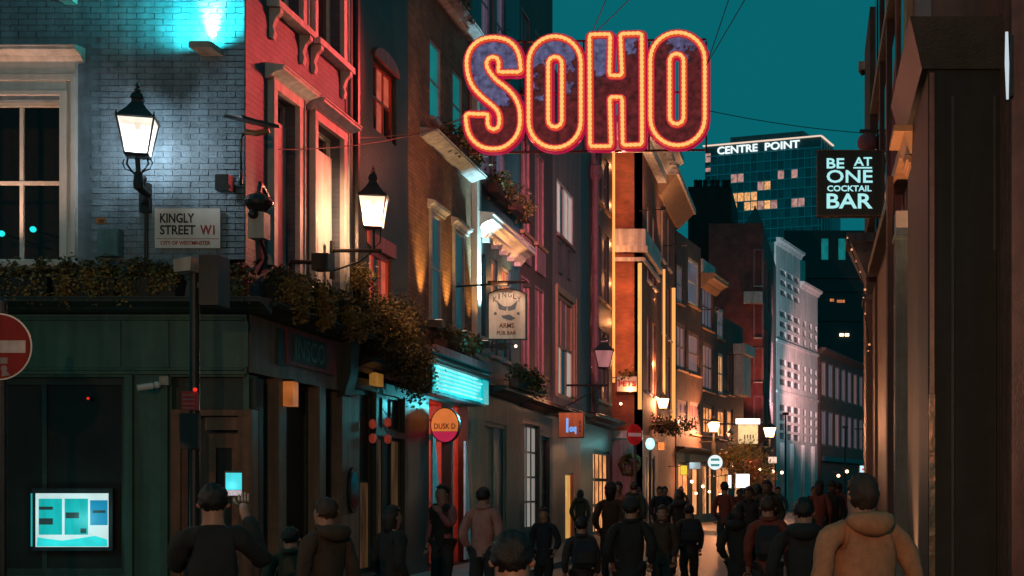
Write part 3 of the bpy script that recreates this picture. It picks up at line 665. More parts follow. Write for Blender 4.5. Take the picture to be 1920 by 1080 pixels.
t = rowhouse('narrow_brick_house', 'narrow brown house with a pale scrolled pilaster at its far end', 1340, 1394, 585,
    [(1345, 1357, 575, 632, M['palestone'], M['paneblue'], 2), (1347, 1357, 660, 738, M['palestone'], M['orangelit'], 2), (1346, 1360, 765, 822, M['mauve'], M['warmshop'], 2), (1364, 1374, 655, 738, M['mauve'], M['glass'], 1), (1364, 1374, 765, 822, M['mauve'], M['warmshop'], 1)], M['brownbrick'], M['darkgreen'], None)
u = KF.U(1376); MB(KF).box(u, KF.U(1391), .002, .5, KF.W(1376, 740), KF.W(1376, 665)).box(u-.2, KF.U(1391)+.2, .002, .7, KF.W(1376, 664), KF.W(1376, 645)).build('pilaster', M['palestone'], t)
# ------------------------------------------------------------------ dark blocks and towers behind
def block(name, label, px0, px1, py, Y, depth, m, extra=None):
    a, b_ = P(px0, py, Y), P(px1, py, Y)
    t = thing(name, label, 'building', (a.x, Y, 0)); MB().box(a.x, b_.x, Y, Y+depth, 0, a.z).build('wall', m, t); return t, a, b_
M['darkbrick'] = mat('soot_dark_brick', (.022, .020, .018), .8, bump=.4)
t, a, b_ = block('chimney_block', 'dark brick chimney block standing against the glass tower', 1290, 1371, 350, 84, 8, M['darkbrick'])
for px in (1305, 1313, 1322, 1336, 1345, 1358, 1366):
    c = P(px, 350, 85); MB().lathe(c.x, c.y, [(.14, c.z), (.13, c.z+.3), (.16, c.z+.34), (.1, c.z+.42)], 8).build('chimney_pot', M['darkbrick'], t)
t, a, b_ = block('mansard_block', 'dark teal flat topped block behind the brown houses', 1340, 1415, 452, 95, 14, mat('deep_teal_cladding', (.008, .036, .042), .5))
for py in (480, 515, 549):
    z = P(0, py, 95).z; MB().box(a.x, b_.x, 94.85, 94.998, z-.12, z+.12).build('string_course', M['slate'], t)
for px in (1352, 1370, 1388, 1404):
    for py in (500, 534): c = P(px, py, 95); MB().box(c.x-.2, c.x+.2, 94.9, 94.995, c.z-.45, c.z+.45).build('window', M['tealglass'], t)
IX0, IX1 = P(1398, 0, 82).x, P(1430, 0, 82).x
T = thing('gabled_red_building', 'tall dark red brick building with pink stone window surrounds before the white building', 'building', (IX1, 82, 0))
M['redbrickfar'] = brickmat('red_brick_far', (.24, .06, .05), (.20, .05, .042), (.14, .07, .06), (1, 0), bump=.3)
zt = zz(418, 82)
IF = Fr((0, 82, 0), (1, 0, 0), (0, -1, 0)); IS = wallfr((IX1, 82, 0), (P(1455, 0, 98).x, 98, 0))
ih = [(IF.U(1416), IF.U(1428), IF.W(0, b1), IF.W(0, t1)) for t1, b1 in ((470, 535), (572, 632), (655, 715), (745, 790))]
facade('front_wall', IF, IX0, IX1-.003, 0, zt, ih, M['redbrickfar'], T, core=0)
for h in ih: window(T, IF, *h, M['pinkshutter'], M['glass'], v=-.08, nx=2, ny=2, fw=.09, sur=M['pinkshutter'], surw=.1, sill=M['palestone'])
L_ = (Vector((P(1455, 0, 98).x, 98, 0))-Vector((IX1, 82, 0))).length
facade('side_wall', IS, 0, L_, 0, zt, [(2+k*4, 3.6+k*4, z, z+2.4) for k in range(3) for z in (5, 9, 13)], M['redbrickfar'], T, core=3.2)
for k in range(3):
    for z in (5, 9, 13): window(T, IS, 2+k*4, 3.6+k*4, z, z+2.4, M['pinkshutter'], M['glass'], v=-.1, nx=1, ny=2, fw=.12)
MB(IF).box(IX0-.1, IX1, .002, .35, IF.W(0, 570), IF.W(0, 548)).build('string_course', M['palestone'], T)
MB().hexa([(IX0, 82, zt+.004), (IX1, 82, zt+.004), (P(1455, 0, 98).x, 98, zt+.004), (IX0, 98, zt+.004)], [(IX0+.5, 84, zt+1.4), (IX1-.6, 84, zt+1.4), (P(1440, 0, 98).x, 97, zt+1.4), (IX0+.5, 97, zt+1.4)]).build('roof', M['slate'], T)
# ------------------------------------------------------------------ white building with rows of small dark windows
JA, JB = Vector((P(1455, 0, 100).x, 100, 0)), Vector((P(1533, 0, 112).x, 112, 0))
JF = wallfr(JA, JB); J = thing('white_building', 'pale stone building with dense rows of small dark windows at the end of the street', 'building', JA)
JL = (JB-JA).length; ub = JF.U(1500); jt0, jt1 = JF.W(1458, 455), JF.W(1500, 535)
M['jglass'] = mat('dark_red_reflecting_glass', (.03, .012, .013), .3, var=.2, bump=0)
jh = []
for cx0, cx1 in ((1463, 1474), (1476.5, 1486.5), (1489, 1498.5)):
    for py in (503, 522, 541): jh.append((JF.U(cx0), JF.U(cx1), JF.W(1463, py)-.44, JF.W(1463, py)))
rows = (581, 600, 619, 672, 691, 709, 758, 776, 794, 811)
for cx0, cx1 in ((1462, 1474), (1476.5, 1486.5), (1489, 1499), (1506, 1511), (1517, 1522), (1527, 1531.5)):
    for py in rows: jh.append((JF.U(cx0), JF.U(cx1), JF.W(1463, py)-.47, JF.W(1463, py)))
facade('wall', JF, 0, JL, 0, jt1, [h for h in jh if h[3] < jt1-.2], M['palestone'], J, core=8)
facade('attic_wall', JF, 0, ub, jt1+.002, jt0, [h for h in jh if h[3] >= jt1-.2], M['palestone'], J, core=8)
for h in jh: MB(JF).box(h[0]+.002, h[1]-.002, -.2, -.12, h[2]+.002, h[3]-.002).build('window', M['jglass'], J)
cornice('cornice', JF, ub+.01, JL+.2, jt1+.3, .5, .4, M['palestone'], J); cornice('cornice', JF, 0, ub+.2, jt0+.3, .5, .4, M['palestone'], J)
MB(JF).box(ub+.02, JF.U(1528), -4, -.8, jt1, jt1+2.6).build('attic_block', M['palestone'], J)
for py in (640, 735): w = JF.W(1463, py); MB(JF).box(0, JL, .003, .12, w-.1, w+.1).build('string_course', M['palestone'], J)
for k, px in enumerate((1463, 1481, 1502, 1521)): MB(JF).box(JF.U(px), JF.U(px)+.55, .003, .3, 0, JF.W(1463, 830)).build('pilaster', M['palestone'], J)
M['cyanflood'] = M['farlamp']
# ------------------------------------------------------------------ far row turning right
NA, NB = Vector((P(1538, 0, 115).x, 115, 0)), Vector((P(1655, 0, 142).x, 142, 0))
NF = wallfr(NA, NB); N = thing('far_terrace', 'far terrace of tall narrow violet grey windows closing the street on the right', 'building', NA)
NL = (NB-NA).length; nh = []
for k in range(11):
    for z0, z1 in ((9.3, 12.3), (5.2, 8.2)): nh.append((.5+k*2.6, 2.1+k*2.6, z0, z1))
nh = [h for h in nh if h[1] < NL-.3]
facade('wall', NF, 0, NL, 0, 13.2, nh, M['brownbrick'], N, core=8)
M['violet'] = emis('violet_glow_pane', (.115, .095, .13), .62, .35, (.3, .3, .1), 1)  # far panes glow a little, their brightness put in as emission
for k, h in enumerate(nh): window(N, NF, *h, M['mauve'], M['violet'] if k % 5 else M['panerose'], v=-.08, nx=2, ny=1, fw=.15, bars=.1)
MB(NF).box(0, NL, .002, .35, 3.9, 4.3).build('string_course', M['iron'], N); cornice('cornice', NF, 0, NL, 13.3, .5, .5, M['brownbrick'], N)
M['darkbuild'] = mat('dark_glass_building', (.014, .026, .026), .35, var=.3)
t, a, b_ = block('dark_office_block', 'dark office block with two tall teal windows above the far terrace', 1470, 1660, 432, 175, 25, M['darkbuild'])
for px0, px1 in ((1540, 1553), (1572, 1585)):
    c0, c1 = P(px0, 487, 175), P(px1, 448, 175); MB().box(c0.x, c1.x, 174.8, 174.995, c0.z, c1.z).build('window', M['tealpane'], t)
for k, (px, py) in enumerate(((1573, 565), (1580, 565), (1588, 628), (1578, 628), (1560, 563))):
    c = P(px, py, 175); MB().box(c.x-.25, c.x+.25, 174.8, 174.995, c.z-.16, c.z+.16).build('window', M['farlamp'] if k in (2, 3) else M['warmcurt'], t)
for py in (520, 545, 600): z = P(0, py, 175).z; MB().box(a.x, b_.x, 174.7, 174.99, z-.15, z+.15).build('string_course', M['slate'], t)
# ------------------------------------------------------------------ glass tower with roof letters
CA, CB, CC = Vector((P(1322, 0, 412).x, 412, 0)), Vector((P(1539, 0, 400).x, 400, 0)), Vector((P(1560, 0, 411).x, 411, 0))
CF = wallfr(CA, CB); CL = (CB-CA).length; cz = CF.W(1539, 256)
T = thing('glass_tower', 'tall teal glass office tower with lit roof letters above the rooftops', 'tower', CA)
M['towerbody'] = mat('tower_dark_cladding', (.04, .12, .14), .4)
M['towergrid'] = mat('tower_pale_mullion', (.40, .68, .72), .5)
M['towerglass'] = [mat('tower_glass_%s' % w, c, .12, bump=0) for w, c in (('deep', (.07, .27, .30)), ('mid', (.09, .34, .37)), ('soft', (.055, .21, .24)))]
M['towerlit'] = emis('tower_lit_window', (1.0, .46, .17), .8, .6, (1, 1, 1), 1.6)
M['towerpink'] = emis('tower_pink_lit_window', (.60, .30, .26), .7, .5, (1, 1, 1), .8)
b = MB(); D_ = Vector((3, 22, 0))
b.add([CA, CB, CC, CC+D_, CA+D_]+[p+Vector((0, 0, cz)) for p in (CA, CB, CC, CC+D_, CA+D_)], [(4,3,2,1,0), (5,6,7,8,9), (0,1,6,5), (1,2,7,6), (2,3,8,7), (3,4,9,8), (4,0,5,9)])
b.build('wall', M['towerbody'], T)
NCOL, FH = 16, 2.82; cwid = (CL-2.6)/NCOL; gtop = cz-3.1
g = MB(CF)
for i in range(NCOL+1): u = 2.0+i*cwid; g.box(u-.09, u+.09, .01, .35, 40, gtop)
for j in range(14): w = gtop-j*FH; g.box(.6, CL, .012, .30, w-.17, w+.17)
g.build('mullion_grid', M['towergrid'], T)
lit = {(1378, 362), (1390, 362), (1400, 362), (1414, 362), (1401, 378), (1414, 378), (1380, 395), (1401, 395), (1414, 395), (1440, 343), (1440, 378)}
pnk = {(1374, 330), (1387, 328), (1425, 343), (1430, 378), (1458, 379), (1484, 375), (1500, 373), (1470, 324), (1484, 321)}
cell = {}
for s_, m_ in ((lit, M['towerlit']), (pnk, M['towerpink'])):
    for px, py in s_: cell[(int((CF.U(px)-2.0)//cwid), int((gtop-CF.W(px, py))//FH))] = m_
rr = random.Random(5); shared = {}
for i in range(NCOL):
    for j in range(12):
        m_ = cell.get((i, j)) or rr.choice(M['towerglass'])
        if m_.name not in shared:
            o = MB(CF).box(.12, cwid-.12, .02, .12, .2, FH-.2).build('window', m_, T); shared[m_.name] = o.data; C.objects.unlink(o); bpy.data.objects.remove(o)
        o = bpy.data.objects.new('window', shared[m_.name]); C.objects.link(o); o.parent = T
        o.location = CF.u*(2.0+i*cwid)+Vector((0, 0, gtop-(j+1)*FH))
M['cream'] = emis('cream_roof_light', (1.0, .72, .55), .9)
MB(CF).box(-.5, CL+.2, -.2, .5, cz+.0, cz+.35).build('roof_light', M['cream'], T)
CF2 = wallfr(CB, CC); MB(CF2).box(.2, (CC-CB).length+.5, -.2, .5, cz+.02, cz+.33).build('roof_light', M['cream'], T)
for i in range(4): u = (CC-CB).length*i/4; MB(CF2).box(u, u+.2, .01, .3, 40, cz-.3).build('mullion', M['towergrid'], T)
MB(CF).box(CF.U(1362), CF.U(1500), -12, -3, cz+.36, cz+2.9).build('plant_room', M['towerbody'], T)
M['whiteletters'] = emis('white_lit_letters', (.90, 1.0, 1.0), 1.1)
text('CENTRE', CF, CF.U(1346), CF.U(1421), cz-2.75, cz-.5, .3, M['whiteletters'], T, .015, .2)
text('POINT', CF, CF.U(1435), CF.U(1500), cz-2.75, cz-.5, .3, M['whiteletters'], T, .015, .2)
for py, py2, m_ in ((288, 304, 'towerpink'), (315, 322, 'towerpink')): MB(CF).box(.2, 1.8, .02, .2, CF.W(1330, py2), CF.W(1330, py)).build('window', M[m_], T)

# ------------------------------------------------------------------ right side of the street
M['bronze'] = mat('dark_bronze_cladding', (.020, .019, .015), .55, .0, var=.3, streak=.35, bump=.05, spec=.3)
M['brownstone'] = mat('brown_painted_stone', (.13, .058, .043), .42, var=.2, streak=.4)
M['reddish'] = mat('polished_red_stone', (.34, .12, .085), .22, var=.25, streak=.4)
q = P(1740, 0, 12).x; q2 = P(1893, 0, 12).x
R1 = thing('dark_shop_pier', 'big dark bronze pier of the nearest shop filling the right of the view', 'pier', (q, 12, 0))
MB().box(q, q2, 12, 14.5, 0, zz(130, 12)).build('shaft', M['bronze'], R1)
zc0, zc1 = zz(132, 12)+.003, zz(45, 12)
MB().add([(P(1728,0,12).x,11.96,zc0),(q2+.02,11.96,zc0),(q2+.02,14.6,zc0),(P(1728,0,12).x,14.6,zc0),(P(1703,0,12).x,11.8,zc1),(q2+.05,11.8,zc1),(q2+.05,14.6,zc1),(P(1703,0,12).x,14.6,zc1)], [(0,3,2,1),(4,5,6,7),(0,1,5,4),(1,2,6,5),(2,3,7,6),(3,0,4,7)]).build('capital', M['darkgrey'], R1)
MB().box(q+.03, q2, 12.05, 14.5, zc1+.004, 11).build('upper_wall', M['brownstone'], R1)
for px in (1786, 1864): MB().box(P(px,0,12).x-.012, P(px,0,12).x+.012, 11.985, 11.998, .3, zz(180, 12)).build('joint', M['darkgrey'], R1)
M['polished'] = mat('polished_copper_trim', (.45, .22, .13), .16, .9, bump=.25, bscale=9)
MB().box(q+.005, q+.055, 11.93, 11.998, 0, zz(740, 12)).build('trim', M['polished'], R1); MB().box(q+.01, q+.05, 11.94, 11.998, zz(739, 12), zz(140, 12)).build('upper_trim', M['reddish'], R1)
for px, w in ((1790, .35), (1868, .1)): MB().box(P(px,0,12).x, P(px,0,12).x+w, 11.97, 11.999, .5, zz(470, 12)).build('panel', M['bronze'], R1)
x0 = P(1897, 0, 11.3).x
R0 = thing('red_stone_pilaster', 'polished reddish stone pilaster at the right edge of the photo', 'pilaster', (x0, 11.3, 0))
MB().box(x0, x0+.9, 11.3, 14, 0, 12).build('shaft', M['reddish'], R0)
t = thing('tube_light', 'white tube light on the edge of the reddish stone pilaster', 'tube light', (P(1889,0,11.2).x, 11.2, zz(185, 11.2)))
xx = P(1889, 0, 11.2).x; M['tubewhite'] = emis('white_tube_glass', (.72, .85, .92), .7)
MB().tube([(xx, 11.2, zz(186, 11.2)), (xx-.004, 11.2, zz(120, 11.2)), (xx-.006, 11.2, zz(60, 11.2))], [.010, .018, .012], 8).build('tube', M['tubewhite'], t)
MB().box(xx+.024, xx+.05, 11.19, 11.29, zz(180, 11.2), zz(66, 11.2)).build('bracket', M['darkgrey'], t)
# tan pilaster
R2 = thing('tan_pilaster', 'tan painted stone pilaster with stepped capital left of the dark pier', 'pilaster', (P(1712,0,14).x, 14, 0))
def xb(px0, px1, Y, d, py0, py1, name, m, par): return MB().box(P(px0,0,Y).x, P(px1,0,Y).x, Y, Y+d, max(0, zz(py1, Y)), zz(py0, Y)).build(name, m, par)
xb(1712, 1742, 14, .5, 312, 1400, 'shaft', M['tanstone'], R2)
for (a, b_, c, d) in ((1700, 1744, 291, 299), (1704, 1744, 300, 304), (1708, 1743, 304.5, 311)): xb(a, b_, 13.95, .6, c, d, 'capital_moulding', M['tanstone'], R2)
MB().add([(P(1706,0,14).x,13.9,zz(290,14)),(P(1744,0,14).x,13.9,zz(290,14)),(P(1744,0,14).x,14.6,zz(290,14)),(P(1706,0,14).x,14.6,zz(290,14)),(P(1690,0,14).x,13.8,zz(246,14)),(P(1744,0,14).x,13.8,zz(246,14)),(P(1744,0,14).x,14.6,zz(246,14)),(P(1690,0,14).x,14.6,zz(246,14))], [(0,3,2,1),(4,5,6,7),(0,1,5,4),(1,2,6,5),(2,3,7,6),(3,0,4,7)]).build('capital', M['tanstone'], R2)
xb(1676, 1744, 13.8, .8, 234, 245.5, 'abacus', M['tanstone'], R2)
xb(1700, 1745, 14.2, .5, -300, 233.5, 'upper_shaft', M['tanstone'], R2)
# street wall of the right row
RF = wallfr((1.06, 62, 0), (1.06, 11, 0)); 
R4 = thing('right_terrace', 'dark terrace wall of the right side of the street above the bar sign', 'building', (1.1, 15, 0))
MB().box(1.10, 9, 14.6, 22.9, 0, 13).build('wall', M['brownstone'], R4)
MB().box(.98, 1.4, 22.9, 25.2, zz(430, 24), 9.6).build('tower_wall', M['brownbrick'], R4)
MB().box(2.3, 9, 25.2, 45, 0, 6.2).build('low_wall', M['brownbrick'], R4)
MB().box(1.06, 9, 22.9, 25.2, 0, 5.0).build('base_wall', M['brownstone'], R4)
for y in (15.2, 16.8, 18.6, 20.4, 21.6):
    for z in (5.6, 8.2, 10.8): MB().box(1.03, 1.095, y, y+.7, z, z+1.6).build('window', M['glass'], R4)
for z, d in ((5.15, .16), (7.8, .12), (10.4, .12), (12.6, .3)): MB().box(1.1-d, 1.098, 14.7, 22.8, z, z+.14).build('string_course', M['tanstone'], R4)
for y in (16.2, 18.2, 20.0): MB().box(1.0, 1.095, y, y+.25, 5.3, 12.5).build('pilaster', M['redwall'], R4)
# mauve hanging banner
t = thing('hanging_banner', 'mauve cloth banner hanging on the right wall above the tan capital', 'banner', P(1690, 0, 16.5))
M['banner'] = mat('mauve_banner_cloth', (.30, .12, .155), .8, var=.12, bump=.05)
pl = [(1692, -60), (1720, -60), (1708, 240), (1690, 400), (1680, 442), (1667, 442), (1664, 260), (1674, 160)]
MB(W0).add([(P(a,0,16.5).x, 16.5+.05*(k % 2), zz(b_, 16.5)) for k, (a, b_) in enumerate(pl)]+[(P(a,0,16.5).x, 16.53+.05*(k % 2), zz(b_, 16.5)) for k, (a, b_) in enumerate(pl)],
    [tuple(range(7, -1, -1)), tuple(range(8, 16))]+[(i, (i+1) % 8, 8+(i+1) % 8, 8+i) for i in range(8)]).build('cloth', M['banner'], t)
# grey green column with pale top
t = thing('grey_column', 'grey green shop column with a pale top beside the tan pilaster', 'column', P(1690, 0, 15.5))
M['greygreen'] = mat('grey_green_stone', (.10, .15, .16), .4, streak=.4)
xb(1680, 1708, 15.5, .3, 448, 1400, 'shaft', M['greygreen'], t)
xb(1676, 1708, 15.45, .4, 440, 447.5, 'capital_moulding', M['greygreen'], t); xb(1680, 1706, 15.5, .3, 395, 439.5, 'head', M['stucco'], t)  # light on the column top put in as pale stucco
xb(1664, 1676, 15.9, .3, 330, 1400, 'back_shaft', M['redwall'], t)
# far right shop bracket with a string of tiny lamps
R3 = thing('brown_shop_bracket', 'mauve brown stone shop pilaster with a wide stepped cornice under the bar sign', 'pilaster', P(1640, 0, 24))
xb(1588, 1662, 23.6, 1.1, 436, 452, 'cornice', M['mauve'], R3)
MB().add([(P(1624,0,24).x,23.8,zz(520,24)),(P(1662,0,24).x,23.8,zz(520,24)),(P(1662,0,24).x,25,zz(520,24)),(P(1624,0,24).x,25,zz(520,24)),(P(1592,0,24).x,23.7,zz(453,24)),(P(1662,0,24).x,23.7,zz(453,24)),(P(1662,0,24).x,25,zz(453,24)),(P(1592,0,24).x,25,zz(453,24))], [(0,3,2,1),(4,5,6,7),(0,1,5,4),(1,2,6,5),(2,3,7,6),(3,0,4,7)]).build('console', M['mauve'], R3)
xb(1624, 1662, 24, 1.1, 521, 1300, 'shaft', M['brownstone'], R3); xb(1620, 1664, 23.9, 1.2, 552, 560, 'moulding', M['mauve'], R3)
for a, b_ in ((1640, 1646), (1650, 1653)): xb(a, b_, 23.96, .035, 570, 1200, 'fillet', M['tanstone'], R3)
M['tiny'] = emis('tiny_orange_bulb', (1, .42, .2), .9)
t = thing('lamp_string', 'string of tiny orange bulbs down the left edge of the mauve shop cornice', 'string lights', P(1590, 450, 23.5))
pts = [(1589, 448), (1597, 470), (1605, 492), (1613, 512), (1622, 545), (1619, 560), (1622, 590), (1630, 648), (1628, 660)]
MB().tube([P(a, b_, 23.55) for a, b_ in pts], .008, 5).build('cable', M['cable'], t)
for k, (a, b_) in enumerate(pts): c = P(a, b_-2, 23.52); MB().ball(c.x, c.y, c.z, (.014, .02, .012)[k % 3], 8).build('bulb', M['tiny'], t)
# ------------------------------------------------------------------ bar sign
SF = Fr((0, 19, 0), (1, 0, 0), (0, -1, 0))
t = thing('bar_sign', 'square black bar sign with glowing pale cyan letters and thin copper edge', 'sign', P(1594, 343, 19))
sx0, sx1, sz0, sz1 = SF.U(1533), SF.U(1655), SF.W(0, 403), SF.W(0, 283)
MB(SF).box(sx0, sx1, -.16, 0, sz0, sz1).build('box', M['iron'], t)
M['copper'] = mat('copper_edge', (.20, .075, .035), .4, .6)
s = MB(SF); s.box(sx0-.012, sx0, -.17, .012, sz0, sz1); s.box(sx1, sx1+.012, -.17, .012, sz0, sz1); s.box(sx0-.012, sx1+.012, -.17, .013, sz0-.012, sz0-.001); s.box(sx0-.012, sx1+.012, -.17, .013, sz1+.001, sz1+.012); s.build('edge', M['copper'], t)
M['cyanletter'] = emis('pale_cyan_lit_letters', (.42, .86, .88), .95)
for txt, a, b_, y0, y1, bold in (('BE', 1550, 1583, 297, 316, .018), ('AT', 1601, 1635, 295, 311, .018), ('ONE', 1550, 1636, 319, 343, .012), ('COCKTAIL', 1551, 1634, 348, 359, .02), ('BAR', 1550, 1636, 363, 391, .018)):
    text(txt, SF, SF.U(a), SF.U(b_), SF.W(0, y1), SF.W(0, y0), .008, M['cyanletter'], t, bold, .006)
MB(SF).box(SF.U(1600), SF.U(1635), .002, .014, SF.W(0, 316), SF.W(0, 313.5)).build('underline', M['cyanletter'], t)
MB(SF).box(sx1+.013, 1.12, -.1, -.05, sz1-.15, sz1-.08).box(sx1+.013, 1.12, -.1, -.05, sz0+.08, sz0+.15).build('bracket', M['iron'], t)
t = thing('globe_lamp', 'unlit pink globe lamp behind the top of the bar sign', 'lamp', P(1626, 268, 22)); c = P(1626, 268, 22)
MB().ball(c.x, c.y, c.z, .16, 16).build('globe', M['banner'], t); MB().box(c.x-.12, 1.12, c.y-.03, c.y+.03, c.z+.17, c.z+.21).build('bracket', M['iron'], t)
t = thing('wall_camera', 'small grey camera on the right hand skyline edge', 'camera', P(1616, 125, 24.9)); c = P(1616, 125, 24.9)
MB().box(c.x-.06, c.x+.06, c.y-.1, c.y+.1, c.z-.07, c.z+.07).build('housing', M['beigebox'], t); MB().ball(c.x+.01, c.y, c.z-.11, .05).build('dome', M['iron'], t); MB().box(c.x+.061, 1.0, c.y-.02, c.y+.02, c.z-.02, c.z+.02).build('bracket', M['iron'], t)

# ------------------------------------------------------------------ the big letters over the street
GY = 24.0; SG = Fr((0, GY, 0), (1, 0, 0), (0, -1, 0)); k_ = GY/F
def Z2(x, y): return ((840+x/3.6-CX)*k_, EH+(CY-y/3.6)*k_)
def spline(pts, n=5, closed=True):
    out = []; m = len(pts)
    for i in range(m):
        p0, p1, p2, p3 = [Vector(pts[(i+j) % m]) for j in (-1, 0, 1, 2)]
        for s in range(n):
            q = s/n; out.append(tuple(.5*((2*p1)+(p2-p0)*q+(2*p0-5*p1+4*p2-p3)*q*q+(3*p1-p0-3*p2+p3)*q**3)))
    return out
def stadium(x0, x1, y0, y1, n=12):
    r = (x1-x0)/2; cx = (x0+x1)/2; out = []
    for i in range(n+1): a = math.pi*i/n; out.append((cx+r*math.cos(a), y0+r-r*math.sin(a)))
    for i in range(1, 4): out.append((x0, y0+r+(y1-y0-2*r)*i/4))
    for i in range(n+1): a = math.pi*i/n; out.append((cx-r*math.cos(a), y1-r+r*math.sin(a)))
    for i in range(1, 4): out.append((x1, y1-r-(y1-y0-2*r)*i/4))
    return out
def rpoly(pts, r=14, n=3):
    out = []; m = len(pts)
    for i in range(m):
        p0, p, p1 = Vector(pts[i-1]), Vector(pts[i]), Vector(pts[(i+1) % m])
        a = p+(p0-p).normalized()*r; c = p+(p1-p).normalized()*r
        for s in range(n+1):
            q = s/n; out.append(tuple((a*(1-q)+p*q)*(1-q)+(p*(1-q)+c*q)*q))
    return out
Sp = [(490,488),(492,440),(486,390),(462,330),(418,285),(365,264),(310,258),(255,264),(200,288),(155,335),(133,395),(131,450),(142,520),(172,590),(230,655),(290,705),(332,745),(350,790),(350,840),(338,868),(312,878),(286,868),(273,845),(271,810),(270,777),(200,775),(130,775),(127,830),(142,900),(180,958),(240,998),(310,1008),(375,998),(432,960),(470,910),(488,850),(490,790),(482,725),(450,655),(395,595),(330,545),(285,490),(265,445),(270,412),(288,394),(312,390),(336,400),(346,425),(346,460),(347,490),(420,490)]
Sl = spline(Sp, 3)
Hl = rpoly([(958,238),(1098,236),(1092,515),(1178,515),(1166,234),(1310,230),(1312,980),(1182,985),(1178,660),(1094,660),(1104,992),(962,992)])
O1o, O1i = stadium(548, 900, 250, 1002), stadium(680, 772, 388, 862)
O2o, O2i = stadium(1368, 1735, 224, 986), stadium(1498, 1592, 368, 842)
t = thing('neon_street_sign', 'large neon letters strung on cables across the street, orange beaded outlines with their pink and red halo built as rims', 'neon sign', (Z2(930, 0)[0], GY, Z2(0, 620)[1]))
SOHO = t
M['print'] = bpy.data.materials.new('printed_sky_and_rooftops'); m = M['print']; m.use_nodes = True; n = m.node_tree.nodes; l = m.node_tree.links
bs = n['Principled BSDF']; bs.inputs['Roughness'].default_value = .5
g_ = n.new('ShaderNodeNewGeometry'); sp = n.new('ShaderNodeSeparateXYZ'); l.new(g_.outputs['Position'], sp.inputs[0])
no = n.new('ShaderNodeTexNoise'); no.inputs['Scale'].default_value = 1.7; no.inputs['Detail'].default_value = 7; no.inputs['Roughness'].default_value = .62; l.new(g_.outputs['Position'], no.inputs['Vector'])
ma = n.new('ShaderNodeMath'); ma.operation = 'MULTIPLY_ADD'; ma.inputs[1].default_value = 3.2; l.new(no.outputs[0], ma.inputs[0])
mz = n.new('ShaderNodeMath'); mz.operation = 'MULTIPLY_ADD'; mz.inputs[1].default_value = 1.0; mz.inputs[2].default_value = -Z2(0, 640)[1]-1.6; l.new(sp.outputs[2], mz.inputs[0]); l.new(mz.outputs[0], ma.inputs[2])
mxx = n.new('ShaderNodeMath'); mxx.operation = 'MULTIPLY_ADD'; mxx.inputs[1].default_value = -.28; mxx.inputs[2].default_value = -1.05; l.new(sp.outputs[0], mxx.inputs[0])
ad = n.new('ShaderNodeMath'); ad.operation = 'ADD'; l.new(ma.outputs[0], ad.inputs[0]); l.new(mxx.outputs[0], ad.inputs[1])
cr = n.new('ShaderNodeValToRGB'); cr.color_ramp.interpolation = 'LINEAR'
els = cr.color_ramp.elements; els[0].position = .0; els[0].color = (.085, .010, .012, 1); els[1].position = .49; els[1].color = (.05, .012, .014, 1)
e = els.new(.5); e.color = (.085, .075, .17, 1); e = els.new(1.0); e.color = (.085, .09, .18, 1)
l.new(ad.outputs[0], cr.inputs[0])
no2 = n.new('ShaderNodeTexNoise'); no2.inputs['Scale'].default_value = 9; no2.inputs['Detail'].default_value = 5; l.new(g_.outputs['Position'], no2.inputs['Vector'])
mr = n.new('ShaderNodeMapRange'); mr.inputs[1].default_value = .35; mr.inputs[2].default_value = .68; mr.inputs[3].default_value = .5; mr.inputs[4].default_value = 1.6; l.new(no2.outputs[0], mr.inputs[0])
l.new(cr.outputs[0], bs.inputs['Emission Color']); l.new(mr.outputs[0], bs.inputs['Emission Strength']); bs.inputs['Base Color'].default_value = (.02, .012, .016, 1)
def letter(name, outer, inners):
    o2 = [Z2(*p) for p in outer]; i2 = [[Z2(*p) for p in q] for q in inners]
    b = MB(SG)
    if inners:
        n_ = len(o2); i_ = i2[0]
        b.add([(p[0], 0, p[1]) for p in o2]+[(p[0], 0, p[1]) for p in i_]+[(p[0], -.12, p[1]) for p in o2]+[(p[0], -.12, p[1]) for p in i_],
            [(k, (k+1) % n_, n_+(k+1) % n_, n_+k) for k in range(n_)]+[(2*n_+k, 3*n_+k, 3*n_+(k+1) % n_, 2*n_+(k+1) % n_) for k in range(n_)]
            +[(k, 2*n_+k, 2*n_+(k+1) % n_, (k+1) % n_) for k in range(n_)]+[(n_+k, n_+(k+1) % n_, 3*n_+(k+1) % n_, 3*n_+k) for k in range(n_)])
    else: b.prism(o2, -.12, 0)
    f = b.build(name, M['print'], t)
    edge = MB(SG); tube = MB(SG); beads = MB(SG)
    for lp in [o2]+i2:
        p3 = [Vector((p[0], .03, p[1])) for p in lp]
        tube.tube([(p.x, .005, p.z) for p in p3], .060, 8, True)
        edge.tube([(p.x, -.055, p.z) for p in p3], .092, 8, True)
        # beads: resample evenly
        L = 0; pts = []; nn = len(p3); step = .040; nxt = 0
        for k in range(nn):
            a, c = p3[k], p3[(k+1) % nn]; d = (c-a).length
            while nxt <= L+d and d > 0:
                pts.append(a+(c-a)*((nxt-L)/d)); nxt += step
            L += d
        beads.tube([(p.x, .048, p.z) for p in pts], [.036 if k % 2 else .027 for k in range(len(pts))], 6, True)
    edge.build('pink_halo', M['haloedge'], f, True); tube.build('halo_tube', M['redhalo'], f, True); beads.build('bulb_string', M['bulb'], f, True)
    return f
letter('letter_s', Sl, []); letter('letter_o', O1o, [O1i]); letter('letter_h', Hl, []); letter('letter_o', O2o, [O2i])
fr_ = MB(SG)
for x in (128, 510, 906, 930, 1330, 1350, 1738): a = Z2(x, 260); c = Z2(x, 1010); fr_.tube([(a[0], -.16, a[1]), (c[0], -.16, c[1])], .018, 6)
